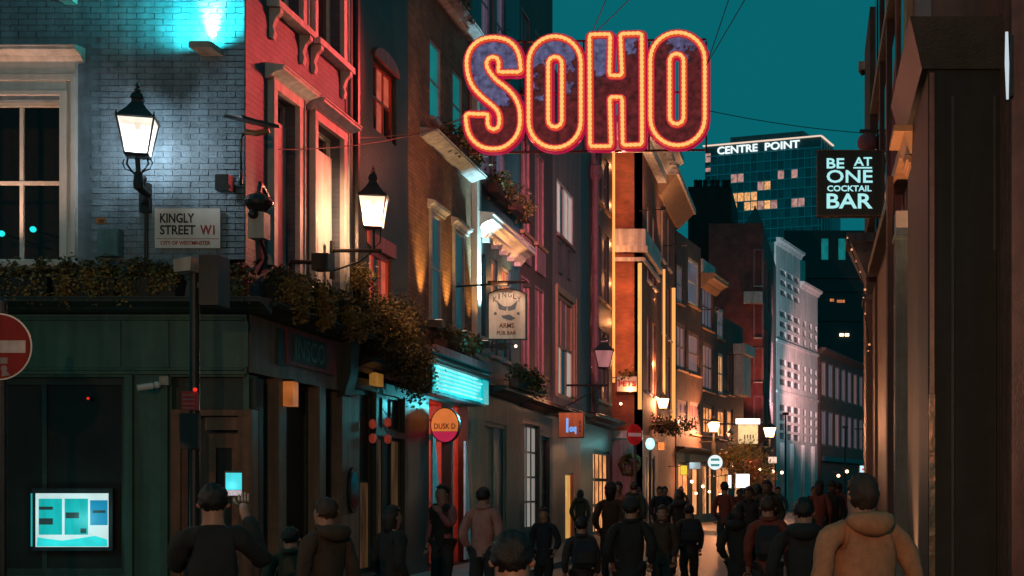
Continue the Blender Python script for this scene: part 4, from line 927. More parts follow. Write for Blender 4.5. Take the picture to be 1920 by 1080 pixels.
for y in (262, 620, 1014): a = Z2(128, y); c = Z2(1738, y-20); fr_.tube([(a[0], -.19, a[1]), (c[0], -.19, c[1])], .02, 6)
M['redframe'] = mat('dark_red_painted_frame', (.12, .02, .018), .4)
fr_.build('frame', M['redframe'], t)
def G3(x, y, dy=0): a = Z2(x, y); return Vector((a[0], GY+dy, a[1]))
for x in (1136, 1552): lamp('SPOT', G3(x, 500, -.16), (1, .085, .075), 1150, t, .03, Vector((-7.05, 18.9, 7.9)), 54, .55)  # added spots, throwing the red of the letters onto the pub side
for x in (310, 1136): lamp('POINT', G3(x, 1060, .5), (1, .25, .16), 45, t, .04)
def cable(label, pts, m=None, r=.012):
    t_ = thing('cable', label, 'cable', pts[0]); MB().tube(pts, r, 5).build('wire', m or M['cable'], t_)
M['redcable'] = mat('red_light_toned_cable', (.22, .05, .05), .5, bump=0)  # cable with the red light of the letters put into its colour
def sag(a, b_, s=.12, n=8): return [a.lerp(b_, k/n)-Vector((0, 0, s*4*(k/n)*(1-k/n))) for k in range(n+1)]
wl = lambda px, py: Vector((-7.05, LF.U(px), LF.W(px, py)))
cable('cable coloured with red light from the left letter to the black brick house', sag(G3(110, 790), wl(662, 258), .1), M['redcable'], .0075)
cable('thin cable from the left letter down to the pub side windows', sag(G3(110, 800), wl(506, 280), .15), M['cable'], .008)
cable('cable from the last letter to the right hand wall', sag(G3(1745, 745), P(1625, 250, 24.9)+Vector((0, 0, 0)), .05), M['cable'], .0075)
cable('cable rising steeply right from the last letter', sag(G3(1740, 455), G3(1740+330, -130, -2), .02), M['cable'], .0075)
cable('second cable rising right from the last letter', sag(G3(1742, 440), G3(1742+800, -260, -4), .02), M['cable'], .0075)
cable('long cable rising right over the third letter', sag(G3(1000, 215), G3(1000+830, -240, -2), .02), M['redcable'], .0075)
cable('steeper cable rising from behind the third letter', sag(G3(975, 215), G3(975+420, -260, -2), .02), M['redcable'], .0075)
# ------------------------------------------------------------------ lanterns
def lantern(t, cx, cy, z0, h, wt, wb, glass, ang=20, detail=True):
    ph = R(ang)+math.pi/4; z1 = z0+h; r2 = math.sqrt(2)
    def ring(w, z): return [Vector((cx+w*r2*math.cos(ph+k*math.pi/2), cy+w*r2*math.sin(ph+k*math.pi/2), z)) for k in range(4)]
    lo, hi = ring(wb, z0), ring(wt, z1)
    for k in range(4):
        a, b_, c, d = lo[k], lo[(k+1) % 4], hi[(k+1) % 4], hi[k]
        nrm = (b_-a).cross(d-a).normalized()*.008
        MB().hexa([a, b_, b_-nrm, a-nrm], [d, c, c-nrm, d-nrm]).build('pane', glass, t)
    f = MB(); r = .012*h/.45
    for k in range(4): f.tube([lo[k], hi[k]], r, 5); f.tube([hi[k], hi[(k+1) % 4]], r*1.3, 5); f.tube([lo[k], lo[(k+1) % 4]], r*1.4, 5)
    f.build('frame', M['iron'], t)
    if detail:
        MB().lathe(cx, cy, [(wt*r2*1.12, z1), (wt*r2*1.0, z1+.03*h), (wt*.75, z1+.30*h), (wt*.42, z1+.48*h), (wt*.42, z1+.56*h), (wt*.5, z1+.60*h), (wt*.38, z1+.72*h), (wt*.12, z1+.80*h)], 4, ph).build('roof', M['iron'], t)
        MB().lathe(cx, cy, [(wt*.16, z1+.80*h), (wt*.2, z1+.84*h), (wt*.08, z1+.9*h), (wt*.14, z1+.95*h), (wt*.02, z1+1.08*h)], 8).build('finial', M['iron'], t)
        for k in range(4): MB().lathe(hi[k].x, hi[k].y, [(.02*h, z1), (.03*h, z1+.05*h), (.006, z1+.14*h)], 6).build('corner_spike', M['iron'], t)
        MB().lathe(cx, cy, [(wb*.9, z0-.05*h), (wb*r2*1.05, z0-.03*h), (wb*r2*1.05, z0-.002)], 4, ph).build('base', M['iron'], t)
    else:
        MB().lathe(cx, cy, [(wt*r2*1.1, z1), (wt*.5, z1+.4*h), (wt*.1, z1+.7*h)], 4, ph).build('roof', M['iron'], t)
L1 = P(258, 292, 16.72)
t = thing('wall_lantern', 'glowing four sided street lantern on an iron bracket against the blue brick wall', 'street lantern', L1, 'street lanterns')
lantern(t, L1.x, L1.y, L1.z, .43, .205, .125, M['lampglass'], 18)
def bulb(t, x, y, z, col, pw):
    MB().ball(x, y, z, .045, 12, .07).build('bulb', M['lampbulb'], t); MB().lathe(x, y, [(.03, z+.07), (.035, z+.16)], 8).build('bulb_holder', M['iron'], t)
    lamp('POINT', (x, y, z-.10), col, pw, t, .075)
bulb(t, L1.x, L1.y, L1.z+.24, (.84, .93, 1), 120)
b = MB()
b.tube([(L1.x, L1.y, L1.z-.03), (L1.x+.01, L1.y, L1.z-.22)], .03, 8).lathe(L1.x+.01, L1.y, [(.05, L1.z-.40), (.06, L1.z-.34), (.045, L1.z-.2)], 10)
for s in (-1, 1):
    pts = [(L1.x+s*.01, L1.y, L1.z-.25), (L1.x+s*.08, L1.y, L1.z-.17), (L1.x+s*.13, L1.y, L1.z-.10), (L1.x+s*.12, L1.y, L1.z-.03)]; b.tube(pts, .012, 6)
    pts = [(L1.x+s*.07, L1.y, L1.z-.19), (L1.x+s*.15, L1.y, L1.z-.16), (L1.x+s*.18, L1.y, L1.z-.09), (L1.x+s*.16, L1.y, L1.z-.04)]; b.tube(pts, .008, 6)
b.build('cradle', M['iron'], t)
wx = AF.U(277); zb = AF.W(0, 400)
b = MB(); b.tube([(L1.x+.01, L1.y, L1.z-.38), (L1.x+.05, L1.y+.15, L1.z-.44), (wx, 17.2, L1.z-.46)], [.045, .04, .04], 8); b.box(wx-.06, wx+.06, 17.2, 17.285, zb, zb+.36); b.ball(wx+.0, 17.17, zb+.40, .05, 10); b.build('bracket', M['iron'], t)
MB().tube([(wx, 17.26, zb), (wx, 17.26, 4.05)], .022, 6).build('conduit', M['iron'], t)
L2 = P(700, 428, 20.4)
t = thing('wall_lantern', 'blazing street lantern on a horizontal arm beside the black brick house', 'street lantern', L2, 'street lanterns')
lantern(t, L2.x, L2.y, L2.z, .45, .195, .12, M['lampglass'], 12)
bulb(t, L2.x, L2.y, L2.z+.26, (1, .50, .27), 520)
b = MB(); za = P(0, 470, 20.4).z
b.tube([(L2.x, L2.y, L2.z-.02), (L2.x, L2.y, za)], .025, 8); b.tube([(L2.x+.12, L2.y, za), (-7.05, L2.y, za)], .028, 8); b.tube([(L2.x, L2.y, za), (L2.x-.2, L2.y, za-.16), (-7.03, L2.y, za-.30)], .014, 6)
for s in (-1, 1): b.tube([(L2.x, L2.y, za+.03), (L2.x+s*.1, L2.y, za+.12), (L2.x+s*.11, L2.y, L2.z)], .011, 6)
b.box(-7.06, -7.02, L2.y-.05, L2.y+.05, za-.42, za+.14); b.build('bracket', M['iron'], t)
L3 = P(1132, 690, 40)
t = thing('wall_lantern', 'unlit pale street lantern in front of the nearly black house', 'street lantern', L3, 'street lanterns')
lantern(t, L3.x, L3.y, L3.z, .50, .27, .15, M['unlit'], 10)
MB().tube([(L3.x, L3.y, L3.z), (L3.x, L3.y, L3.z-.5)], .04, 8).tube([(L3.x+.15, L3.y, L3.z-.5), (-7.04, L3.y, L3.z-.5)], .035, 6).tube([(L3.x, L3.y, L3.z-.5), (-7.04, L3.y, L3.z-1.1)], .02, 6).build('bracket', M['iron'], t)
for px, py, Y, lab, pw in ((1243, 766, 54.4, 'white glowing lantern between the orange light strips', 160), (1338, 810, 66, 'glowing lantern on a dark post above the round white sign', 520), (1443, 820, 80, 'farthest glowing lantern, in front of the white building', 220)):
    c = P(px, py, Y); t = thing('wall_lantern', lab, 'street lantern', c, 'street lanterns'); s = Y/55*.78
    lantern(t, c.x, c.y, c.z, .5*s, .26*s, .15*s, M['farlamp'], 20, False)
    MB().tube([c, c-Vector((0, 0, .5*s))], .05*s, 6).tube([c-Vector((0, 0, .5*s)), c+Vector((-1.1 if px > 1300 else -.5, .6, -.5*s))], .035*s, 6).build('bracket', M['iron'], t)
    if px == 1338: MB().tube([c-Vector((0, 0, .5)), c-Vector((0, 0, 1.8))], .12, 8).build('post', M['iron'], t)
    lamp('POINT', c+Vector((.1, -.55*s, .2)), (1, .36, .15), pw*1.9, t, .05)

# two added lanterns out of view, warm fill light on posts at the crossing
for (x, y, z, pw, lab) in ((-8.9, 8.2, 3.5, 620, 'added unseen fill lantern on a post at the near left corner of the crossing'), (-.5, -4.5, 3.6, 6200, 'added unseen fill lantern on a post behind the viewpoint')):
    t = thing('fill_lantern', lab, 'street lantern', (x, y, 0), 'street lanterns'); lantern(t, x, y, z, .5, .24, .14, M['lampglass'], 15); bulb(t, x, y, z+.25, (1, .50, .25), pw)
    MB().lathe(x, y, [(.14, 0), (.14, .7), (.08, .8), (.05, z-.05), (.09, z-.03)], 12).build('post', M['iron'], t)
# ------------------------------------------------------------------ lights fixed to the houses, and added lamps
c = P(386, 91, 17.1)
t = thing('uplighter', 'pale box uplighter throwing cyan light up the blue brick wall', 'uplighter', c)
MB().box(c.x-.135, c.x+.135, 16.93, 17.285, c.z-.035, c.z+.04).build('housing', M['beigebox'], t)
MB().box(c.x-.10, c.x+.10, 16.95, 17.2, c.z+.041, c.z+.05).build('lens', M['cyan'], t)
lamp('SPOT', (c.x+.0, 17.0, c.z+.06), (.05, .95, .90), 300, t, .03, (c.x-.2, 17.2, c.z+.9), 176, 1)
lamp('SPOT', (c.x, 17.21, c.z+.06), (1, .92, .88), 330, t, .03, (c.x, 17.28, c.z+.75), 46, 1)
for k, (px, lab) in enumerate(((788, 'small uplighter at the foot of the first brick pier'), (837, 'small uplighter at the foot of the brick pier between teal windows'), (879, 'small uplighter at the foot of the last brick pier'))):
    u = LF.U(px); t = thing('uplighter', lab, 'uplighter', LF.p(u, .1, 4.6), 'pier uplighters')
    MB(LF).box(u-.08, u+.08, .04, .42, 4.55, 4.68).build('housing', M['iron'], t); MB(LF).box(u-.06, u+.06, .28, .40, 4.681, 4.69).build('lens', M['cream'], t)
    lamp('SPOT', LF.p(u, .34, 4.72), (1, .47, .13), (330, 330, 120)[k], t, .03, LF.p(u, .0, 6.3), 52, .9)
u = De+.2; t = thing('uplighter', 'cyan uplighter under the bright white pilaster of the teal house', 'uplighter', LF.p(u, .3, 4.6))
MB(LF).box(u-.1, u+.1, .52, .72, 4.55, 4.68).box(u-.02, u+.02, .002, .52, 4.58, 4.62).build('housing', M['iron'], t)
lamp('SPOT', LF.p(u, .62, 4.72), (.55, .97, 1), 1700, t, .03, LF.p(u+.05, .10, 7.2), 46, .8)
u = Ee-1.0; t = thing('cornice_fill_lamp', 'small warm lamp added under the cornice of the teal house', 'fill lamp', LF.p(u, .5, 6.5))  # added lamp that warms this cornice
MB(LF).box(u-.06, u+.06, .3, .5, 6.35, 6.45).build('housing', M['iron'], t); lamp('SPOT', LF.p(u, .42, 6.48), (1, .42, .15), 45, t, .03, LF.p(u-1, .25, 7.4), 140, .8)
for (x, y, z, col, pw, tx, ty, tz, cone, lab) in ((-1.6, 88.5, 6.5, (.62, .80, .95), 14000, -1.6, 103, 13, 80, 'added cyan floodlight on a bracket before the white building'), (2.4, 96.5, 6.0, (1, .48, .46), 13000, .3, 110, 11, 70, 'added pink floodlight before the right half of the white building'), (-2.6, 79.0, 4.5, (1, .30, .26), 700, -3.0, 82, 8, 50, 'added red floodlight at the foot of the gabled red building')):
    t = thing('floodlight', lab, 'floodlight', (x, y, 0), 'added floodlights'); MB().box(x-.2, x+.2, y-.15, y+.1, z-.2, z-.03).lathe(x, y, [(.06, 0), (.05, z-.2)], 8).build('housing', M['iron'], t); lamp('SPOT', (x, y, z), col, pw, t, .1, (tx, ty, tz), cone, .8)  # added floods that brighten the buildings at the far end
for (x, y, z, tx, ty, tz, pw, lab) in ((-5.2, 49.0, 11.6, -5.7, 51, 14.3, 260, 'small added lamp lighting the cornice of the red brick corner'), (-5.0, 55.0, 11.4, -5.6, 56, 13.5, 220, 'small added lamp lighting the second stone cornice'), (-4.3, 64, 10.0, -4.9, 66, 11.6, 90, 'small added lamp lighting the tan cornice past the light strips')):
    t = thing('cornice_fill_lamp', lab, 'fill lamp', (x, y, z), 'added cornice lamps'); MB().box(x-.08, x+.08, y-.08, y+.08, z-.15, z-.02).tube([(x, y, z-.1), (x-.9, y+.3, z-.1)], .02, 5).build('housing', M['iron'], t); lamp('SPOT', (x, y, z), (1, .50, .25), pw, t, .05, (tx, ty, tz), 130, .8)  # lamps added to brighten the cornices from below
c = AF.p(-10.55, .34, 4.30)
t = thing('uplighter', 'added unseen warm ledge uplighter below the left of the big sash window', 'uplighter', c)
MB().box(c.x-.1, c.x+.1, c.y-.08, c.y+.08, 4.2, 4.28).build('housing', M['iron'], t); lamp('SPOT', c, (1, .50, .30), 230, t, .05, (-9.3, 17.3, 6.4), 74, .9)  # added out of view to warm the window surround
for (x, y, tx, ty, tz, pw, lab) in ((.72, 13.1, 1.1, 14, 3.8, 1700, 'added unseen ground uplighter at the foot of the tan pilaster' ), (.55, 22.9, 1.1, 24, 4.5, 90, 'added unseen ground uplighter at the foot of the mauve brown shop pilaster')):
    t = thing('ground_fill_lamp', lab, 'uplighter', (x, y, .12), 'added ground uplighters'); MB().lathe(x, y, [(.11, .12), (.12, .16), (.10, .18)], 12).build('housing', M['steel'], t); lamp('SPOT', (x, y, .24), (1, .45, .22), pw, t, .06, (tx, ty, tz), 44, .9)  # unseen lamps added below view to brighten the pilasters
# added red spots behind the letters, tinting the houses down the street
for x, pw, tx, ty, tz in ((1136, 2300, -7.05, 40, 6.8), (1552, 4500, -7.05, 43, 6.8)): lamp('SPOT', G3(x, 640, .45), (1, .34, .36), pw, SOHO, .04, (tx, ty, tz), 44, .9)
# cyan light box
u0, u1 = LF.U(813, .33), LF.U(914, .33)
t = thing('light_box_sign', 'long glowing cyan light box over the red shop entrance', 'illuminated sign', LF.p(u0, .2, 3.36))
MB(LF).box(u0, u1, .004, .30, 3.34, 4.04).build('box', M['tealwood'], t)
MB(LF).box(u0+.05, u1-.55, .301, .33, 3.40, 3.99).build('face', M['cyan'], t)
M['cyanside'] = emis('deep_cyan_panel', (.01, .50, .55), .75); M['cyanpale'] = emis('pale_cyan_slat', (.30, .88, .88), .85, .4, (3, 1, 1), 3)
MB(LF).box(u1-.45, u1-.02, .301, .36, 3.38, 4.0).build('end_panel', M['cyanside'], t)
for k in range(7):
    w = 3.44+k*.076; MB(LF).box(u0+.06+.1*(k % 2), u1-.58-.12*((k*3) % 4), .335, .365, w, w+.034).build('slat', M['cyanpale'], t)
MB(LF).box(u0-.1, u1+.1, .003, .42, 4.06, 4.2).build('canopy', M['pinkshutter'], t)
lamp('POINT', LF.p((u0+u1)/2, .75, 3.2), (.12, .9, 1), 60, t, .1)
# round orange sign
c = P(834, 797, 25.6)
t = thing('round_sign', 'round orange sign with a magenta lower half at the red shop entrance', 'sign', c)
F2 = Fr((0, 25.6, 0), (1, 0, 0), (0, -1, 0))
M['orangeface'] = emis('orange_sign_face', (.75, .19, .045), .75, .15); M['magface'] = emis('magenta_sign_face', (.48, .018, .07), .85, .15)
M['sunsettext'] = mat('dark_red_sign_lettering', (.15, .02, .015), .5, bump=0)
def half(r, a0, a1, rx): return [(c.x+rx*math.cos(R(a0+(a1-a0)*k/16)), c.z+r*math.sin(R(a0+(a1-a0)*k/16))) for k in range(17)]
MB(F2).disc(c.x, c.z, .33, -.12, -.005, 28, .27).build('case', M['iron'], t)
MB(F2).prism(half(.31, -22, 202, .25), 0, .012).build('face', M['orangeface'], t)
MB(F2).prism(half(.31, 203, 337, .25), 0, .011).build('lower_face', M['magface'], t)
text('DUSK D', F2, c.x-.19, c.x+.2, c.z-.07, c.z+.03, .016, M['sunsettext'], t, .01, .003)
MB().tube([(c.x-.05, c.y+.06, c.z), (-7.05, c.y+.06, c.z+.1)], .02, 6).build('bracket', M['iron'], t)
# painted pub sign
PF = Fr((0, 27, 0), (1, 0, 0), (0, -1, 0)); px_ = lambda a: PF.U(a); pz_ = lambda b_: PF.W(0, b_)
c = P(951, 590, 27)
t = thing('hanging_pub_sign', 'cream painted hanging pub sign with arched top and blue bird', 'pub sign', c)
arcp = [(px_(917), pz_(635)), (px_(985), pz_(635)), (px_(985), pz_(552)), (px_(972), pz_(546)), (px_(951), pz_(542)), (px_(930), pz_(546)), (px_(917), pz_(552))]
M['creamsign'] = mat('cream_painted_board', (.62, .52, .45), .5, var=.1)
M['birdblue'] = mat('slate_blue_paint', (.10, .13, .17), .5, bump=0); M['brownpaint'] = mat('brown_sign_paint', (.10, .045, .03), .5, bump=0)
big = [(c.x+(a-c.x)*1.07, c.z+(b_-c.z)*1.05) for a, b_ in arcp]
MB(PF).prism(big, -.07, 0).build('frame', M['iron'], t); MB(PF).prism(arcp, .002, .012).build('board', M['creamsign'], t)
for k, ch in enumerate('KINGLY'):
    hwid = .012 if ch == 'I' else .036
    a = R(145-k*22); cxk, czk = c.x+.27*math.cos(a)*1.05, pz_(573)+.21*math.sin(a)+.0
    text(ch, PF, cxk-hwid, cxk+hwid, czk-.05, czk+.055, .015, M['brownpaint'], t, .01, .003)
for s in (-1, 1):
    X = lambda a: c.x+s*(a-951)*27/F
    MB(PF).prism([(X(953), pz_(583)), (X(966), pz_(580)), (X(971), pz_(563)), (X(964), pz_(570)), (X(958), pz_(574)), (X(951), pz_(575))], .013, .018).build('painted_wing', M['birdblue'], t)
MB(PF).prism([(px_(940), pz_(592)), (px_(956), pz_(590)), (px_(967), pz_(597)), (px_(958), pz_(601)), (px_(944), pz_(597))], .013, .018).build('painted_tail', M['birdblue'], t)
for px in (929, 972): MB(PF).disc(px_(px), pz_(588), .03, .013, .017, 10).build('painted_rose', M['birdblue'], t)
text('ARMS', PF, px_(936), px_(964), pz_(615), pz_(606), .015, M['brownpaint'], t, .01, .003)
text('PUB BAR', PF, px_(932), px_(968), pz_(628), pz_(621), .015, M['brownpaint'], t, .005, .003)
MB().box(px_(915), px_(978), 26.96, 27.02, pz_(531), pz_(527)).tube([(px_(985), 27, pz_(529)), (-7.05, 27.6, pz_(529))], .02, 6).build('bracket', M['iron'], t)
MB().box(px_(927), px_(958), 26.7, 26.82, pz_(539), pz_(533)).build('lamp_hood', M['tanstone'], t)
MB().tube([(px_(950), 26.8, pz_(534)), (px_(950), 26.98, pz_(528))], .01, 6).build('lamp_arm', M['iron'], t)
lamp('SPOT', (c.x, 26.35, pz_(528)), (1, .72, .5), 26, t, .03, (c.x, 27, pz_(600)), 80, .6)
for px, py, lab in ((938, 651, 'small warm wall bulb below the left of the pub sign'), (967, 649, 'small warm wall bulb below the right of the pub sign'), (1164, 757, 'warm wall bulb on the red brick corner under the white board'), (1305, 925, 'small warm bulb among the far shop fronts'), (1330, 922, 'warm bulb beside the shop front under the round white sign')):
    Y = 29 if px < 1000 else (49.4 if px < 1200 else 61); q = P(px, py, Y); t = thing('wall_bulb', lab, 'bulb', q, 'small warm bulbs'); s = Y/29*.03
    MB().ball(q.x, q.y, q.z, s, 10).build('globe', M['farlamp'], t); MB().tube([(q.x, q.y, q.z+s), (q.x-.2, q.y+.15, q.z+s*2.5)], .01, 5).build('arm', M['iron'], t)
for k, (px, py, Y, lab) in enumerate(((1297, 903, 62, 'warm bulb left of the round white sign shop'), (1318, 912, 63, 'warm bulb under the round white sign'), (1351, 928, 64, 'low warm bulb under the amber sign'), (1373, 872, 64, 'warm bulb in the leaves left of the white light box'), (1424, 880, 70, 'warm bulb right of the glowing tree'), (1449, 884, 78, 'warm bulb under the pinkish lit sign'), (1466, 886, 95, 'warm bulb at the foot of the white building'), (1572, 892, 70, 'warm bulb on the far right shop front'), (1588, 884, 70, 'second warm bulb on the far right shop front'))):
    q = P(px, py, Y); t = thing('wall_bulb', lab, 'bulb', q, 'small warm bulbs'); s = Y/29*.034
    MB().ball(q.x, q.y, q.z, s, 10).build('globe', M['farlamp'], t); MB().tube([(q.x, q.y, q.z+s), (q.x-.25, q.y+.2, q.z+s*2.5)], .012, 5).build('arm', M['iron'], t)
    if k % 2 == 0: lamp('POINT', q+Vector((0, -.2, 0)), (1, .38, .14), 45, t, .05)
# ------------------------------------------------------------------ blue wall fittings
t = thing('street_name_sign', 'white street name plate with black and red lettering on the blue brick wall', 'street sign', P(356, 430, 17.2))
U, Wz = AF.U, lambda py: AF.W(0, py)
MB(AF).box(U(295), U(417), .045, .07, Wz(467), Wz(393)).build('plate', M['signwhite'], t)
MB(AF).box(U(310), U(330), .016, .044, Wz(440), Wz(425)).box(U(385), U(405), .016, .044, Wz(440), Wz(425)).build('spacer', M['iron'], t)
text('KINGLY', AF, U(305), U(369), Wz(420), Wz(402), .072, M['black'], t, .022, .002)
text('STREET', AF, U(305), U(371), Wz(442), Wz(424), .072, M['black'], t, .022, .002)
text('W1', AF, U(380), U(407), Wz(442), Wz(424), .072, M['redletter'], t, .025, .002)
MB(AF).box(U(298), U(415), .0702, .072, Wz(450), Wz(449)).build('rule', M['redletter'], t)
text('CITY OF WESTMINSTER', AF, U(306), U(399), Wz(461), Wz(453.5), .072, M['redletter'], t, .02, .002)
t = thing('meter_box', 'teal painted meter box low on the blue brick wall', 'meter box', P(213, 458, 17.2))
MB(AF).box(U(196), U(233), .014, .16, Wz(484), Wz(433)).build('case', M['tealbox'], t); MB(AF).box(U(198), U(231), .161, .17, Wz(482), Wz(440)).build('lid', M['tealbox'], t); MB(AF).tube([(U(190), .05, Wz(440)), (U(190), .05, 4.1)], .02, 6).build('pipe', M['tealbox'], t)
t = thing('warning_plate', 'tiny orange plate above the teal meter box', 'plate', P(190, 414, 17.2)); M['orangeplate'] = mat('orange_plate', (.35, .14, .04), .5)
MB(AF).box(U(181), U(200), .014, .02, Wz(420), Wz(409)).build('plate', M['orangeplate'], t); MB(AF).box(U(187), U(196), .0201, .023, Wz(418), Wz(412)).build('mark', M['brownpaint'], t)
# flat flood lamp and camera cluster at the corner
t = thing('flood_lamp', 'flat dark flood lamp on a curved arm at the corner of the blue wall', 'flood lamp', P(455, 300, 16.9))
q = lambda a, b_, Y=16.85: P(a, b_, Y)
MB().hexa([q(418, 220), q(500, 240), q(525, 240, 16.4), q(455, 222, 16.4)], [q(422, 214), q(500, 232), q(522, 234, 16.4), q(452, 216, 16.4)]).build('head', M['iron'], t)
MB().tube([q(505, 245), q(480, 250), q(460, 247)], .035, 8).build('gear_case', M['tanstone'], t)
MB().tube([q(470, 246), q(455, 252), q(452, 265), q(452, 335), q(452, 345, 17.2)], .02, 8).build('arm', M['iron'], t)
t = thing('junction_box', 'square black box left of the corner camera', 'box', P(434, 350, 17))
MB(AF).box(U(421), U(446), .1, .28, Wz(365), Wz(336)).build('case', M['iron'], t); MB(AF).box(U(430), U(440), .012, .099, Wz(356), Wz(346)).build('bracket', M['iron'], t)
t = thing('dome_camera', 'cream street camera housing with dark cap at the wall corner', 'camera', P(485, 400, 16.7)); c = P(485, 400, 16.6)
MB().lathe(c.x, c.y, [(.10, c.z+.02), (.16, c.z+.10), (.17, c.z+.14), (.13, c.z+.2), (.05, c.z+.24)], 16).build('cap', M['darkgrey'], t)
MB().box(c.x-.09, c.x+.10, c.y-.1, c.y+.1, c.z-.31, c.z+.0).build('housing', M['beigebox'], t)
MB().ball(c.x-.02, c.y-.11, c.z-.03, .06, 12).build('lens', M['iron'], t)
MB().tube([(c.x, c.y, c.z+.22), (c.x-.02, c.y+.1, c.z+.38), (c.x-.15, 17.28, c.z+.34)], .03, 8).tube([(c.x-.2, 17.22, c.z+.3), (c.x-.27, 17.22, c.z-.05), (c.x-.24, 17.22, c.z-.45), (c.x-.34, 17.22, c.z-.62)], .035, 8).build('bracket', M['iron'], t)
MB().tube([(c.x, c.y+.05, c.z-.31), (c.x+.02, c.y+.2, c.z-.5), (c.x-.2, 17.1, c.z-.65)], .02, 6).build('lead', M['cable'], t)
t = thing('wall_speaker', 'black square loudspeaker on an arm over the side planters', 'loudspeaker', P(604, 492, 18.6)); c = P(604, 492, 18.7)
MB().box(c.x-.11, c.x+.11, c.y-.1, c.y+.12, c.z-.11, c.z+.11).build('case', M['iron'], t); MB().tube([(c.x-.11, c.y, c.z), (-7.0, c.y, c.z+.01), (-7.05, c.y+.03, c.z-.05)], .03, 8).build('arm', M['iron'], t)
t = thing('shop_camera', 'small white bullet camera on the green shop front', 'camera', P(275, 725, 17.1)); c = P(275, 725, 17.05)
MB().tube([(c.x-.09, c.y-.05, c.z-.02), (c.x+.05, c.y+.05, c.z+.015)], .04, 10).build('body', M['signwhite'], t); MB().ball(c.x+.07, c.y+.12, c.z+.03, .045, 10).build('mount', M['signwhite'], t)
t = thing('alarm_bell', 'small cream alarm box over the pub door', 'alarm box', P(315, 715, 17.2)); MB(AF).box(U(307), U(324), .052, .12, Wz(723), Wz(707)).build('case', M['beigebox'], t); MB(AF).box(U(309), U(322), .121, .126, Wz(720), Wz(711)).build('cover', M['beigebox'], t)
# pole with boxes in front of the pub
c = P(365, 915, 15); t = thing('camera_pole', 'dark street pole with equipment boxes in front of the pub door', 'pole', (c.x, 15, 0))
MB().lathe(c.x, 15, [(.11, 0), (.11, .9), (.055, 1.0), (.05, 3.98)], 12).build('pole', M['iron'], t)
q = lambda a, b_: P(a, b_, 15)
MB().box(q(384,0).x, q(420,0).x, 14.85, 15.15, q(0,575).z, q(0,482).z).box(c.x, q(384,0).x, 14.97, 15.03, q(0,540).z, q(0,530).z).build('cabinet', M['iron'], t)
MB().hexa([(q(342,0).x, 14.8, q(0,515).z), (q(372,0).x, 14.8, q(0,512).z), (q(372,0).x, 15.1, q(0,512).z), (q(342,0).x, 15.1, q(0,515).z)], [(q(340,0).x, 14.8, q(0,492).z), (q(374,0).x, 14.8, q(0,486).z), (q(374,0).x, 15.1, q(0,486).z), (q(340,0).x, 15.1, q(0,492).z)]).build('sensor', M['beigebox'], t)
MB().box(q(346,0).x, q(381,0).x, 14.88, 14.94, q(0,842).z, q(0,776).z).build('box', M['iron'], t)
MB().box(q(348,0).x, q(378,0).x, 14.9, 14.93, q(0,770).z, q(0,735).z).build('notice', M['redletter'], t)
M['greyprint'] = mat('grey_print', (.25, .2, .2), .6, bump=0)
for k in range(4): z = q(0, 741+k*8).z; MB().box(q(351,0).x, q(372,0).x, 14.895, 14.899, z-.012, z).build('printed_line', M['greyprint'], t)
M['redled'] = emis('red_indicator', (1, .03, .02), .9)
MB().ball(q(375,0).x, 14.88, q(0,732).z, .022, 10).build('indicator', M['redled'], t)
t = thing('light_dot', 'tiny red standby light in the dark pub window', 'lamp', P(165, 747, 17.4)); c = P(165, 747, 17.4)
MB().ball(c.x, 17.4, c.z, .016, 8).build('led', M['redled'], t); MB().box(c.x-.03, c.x+.03, 17.41, 17.43, c.z-.03, c.z+.03).build('case', M['iron'], t)
# no entry sign
c = P(-3, 650, 12.6); NF_ = Fr((0, 12.6, 0), (1, 0, 0), (0, -1, 0))
t = thing('no_entry_sign', 'red round no entry sign cut by the left edge of the photo', 'road sign', (c.x, 12.66, 0), 'no entry signs')
MB(NF_).disc(c.x, c.z, .305, -.01, -.001, 40).build('rim', M['signwhite'], t); MB(NF_).disc(c.x, c.z, .292, 0, .004, 40).build('disc', M['redsign'], t)
M['greybar'] = mat('greyish_white_bar', (.42, .36, .36), .4, bump=0)  # greyer than the bar of the far sign
MB(NF_).box(c.x-.25, c.x+.25, .0042, .007, c.z-.056, c.z+.056).build('bar', M['greybar'], t)
MB(NF_).box(c.x-.02, c.x+.085, .0042, .006, c.z-.155, c.z-.10).build('sticker', M['greyprint'], t)
s = MB(NF_); s.disc(c.x+.055, c.z-.20, .03, .0042, .006, 12); s.prism([(c.x+.03, c.z-.27), (c.x+.11, c.z-.26), (c.x+.085, c.z-.225), (c.x+.04, c.z-.225)], .0043, .0062); s.build('sticker_figure', M['greyprint'], t)
MB().lathe(c.x, 12.66, [(.04, 0), (.04, c.z+.42), (.02, c.z+.45)], 10).build('post', M['darkgrey'], t)
# far no entry sign
c = P(1190, 815, 47); FQ = wallfr((c.x-.3*.8, 47-.18, 0), (c.x+.3*.8, 47+.18, 0)); uc = .3
t = thing('no_entry_sign', 'small red no entry sign on a post before the red brick corner', 'road sign', (c.x, 47.1, 0), 'no entry signs')
MB(FQ).disc(uc, c.z, .36, -.02, 0, 32, .30).build('disc', mat('light_toned_red_sign', (.62, .03, .03), .5, bump=0, spec=.2), t); MB(FQ).box(uc-.25, uc+.25, .002, .01, c.z-.06, c.z+.06).build('bar', M['signwhite'], t); MB().lathe(c.x, 47.12, [(.05, 0), (.05, c.z+.3)], 8).build('post', M['darkgrey'], t)  # red raised above the near sign: street light put into the colour
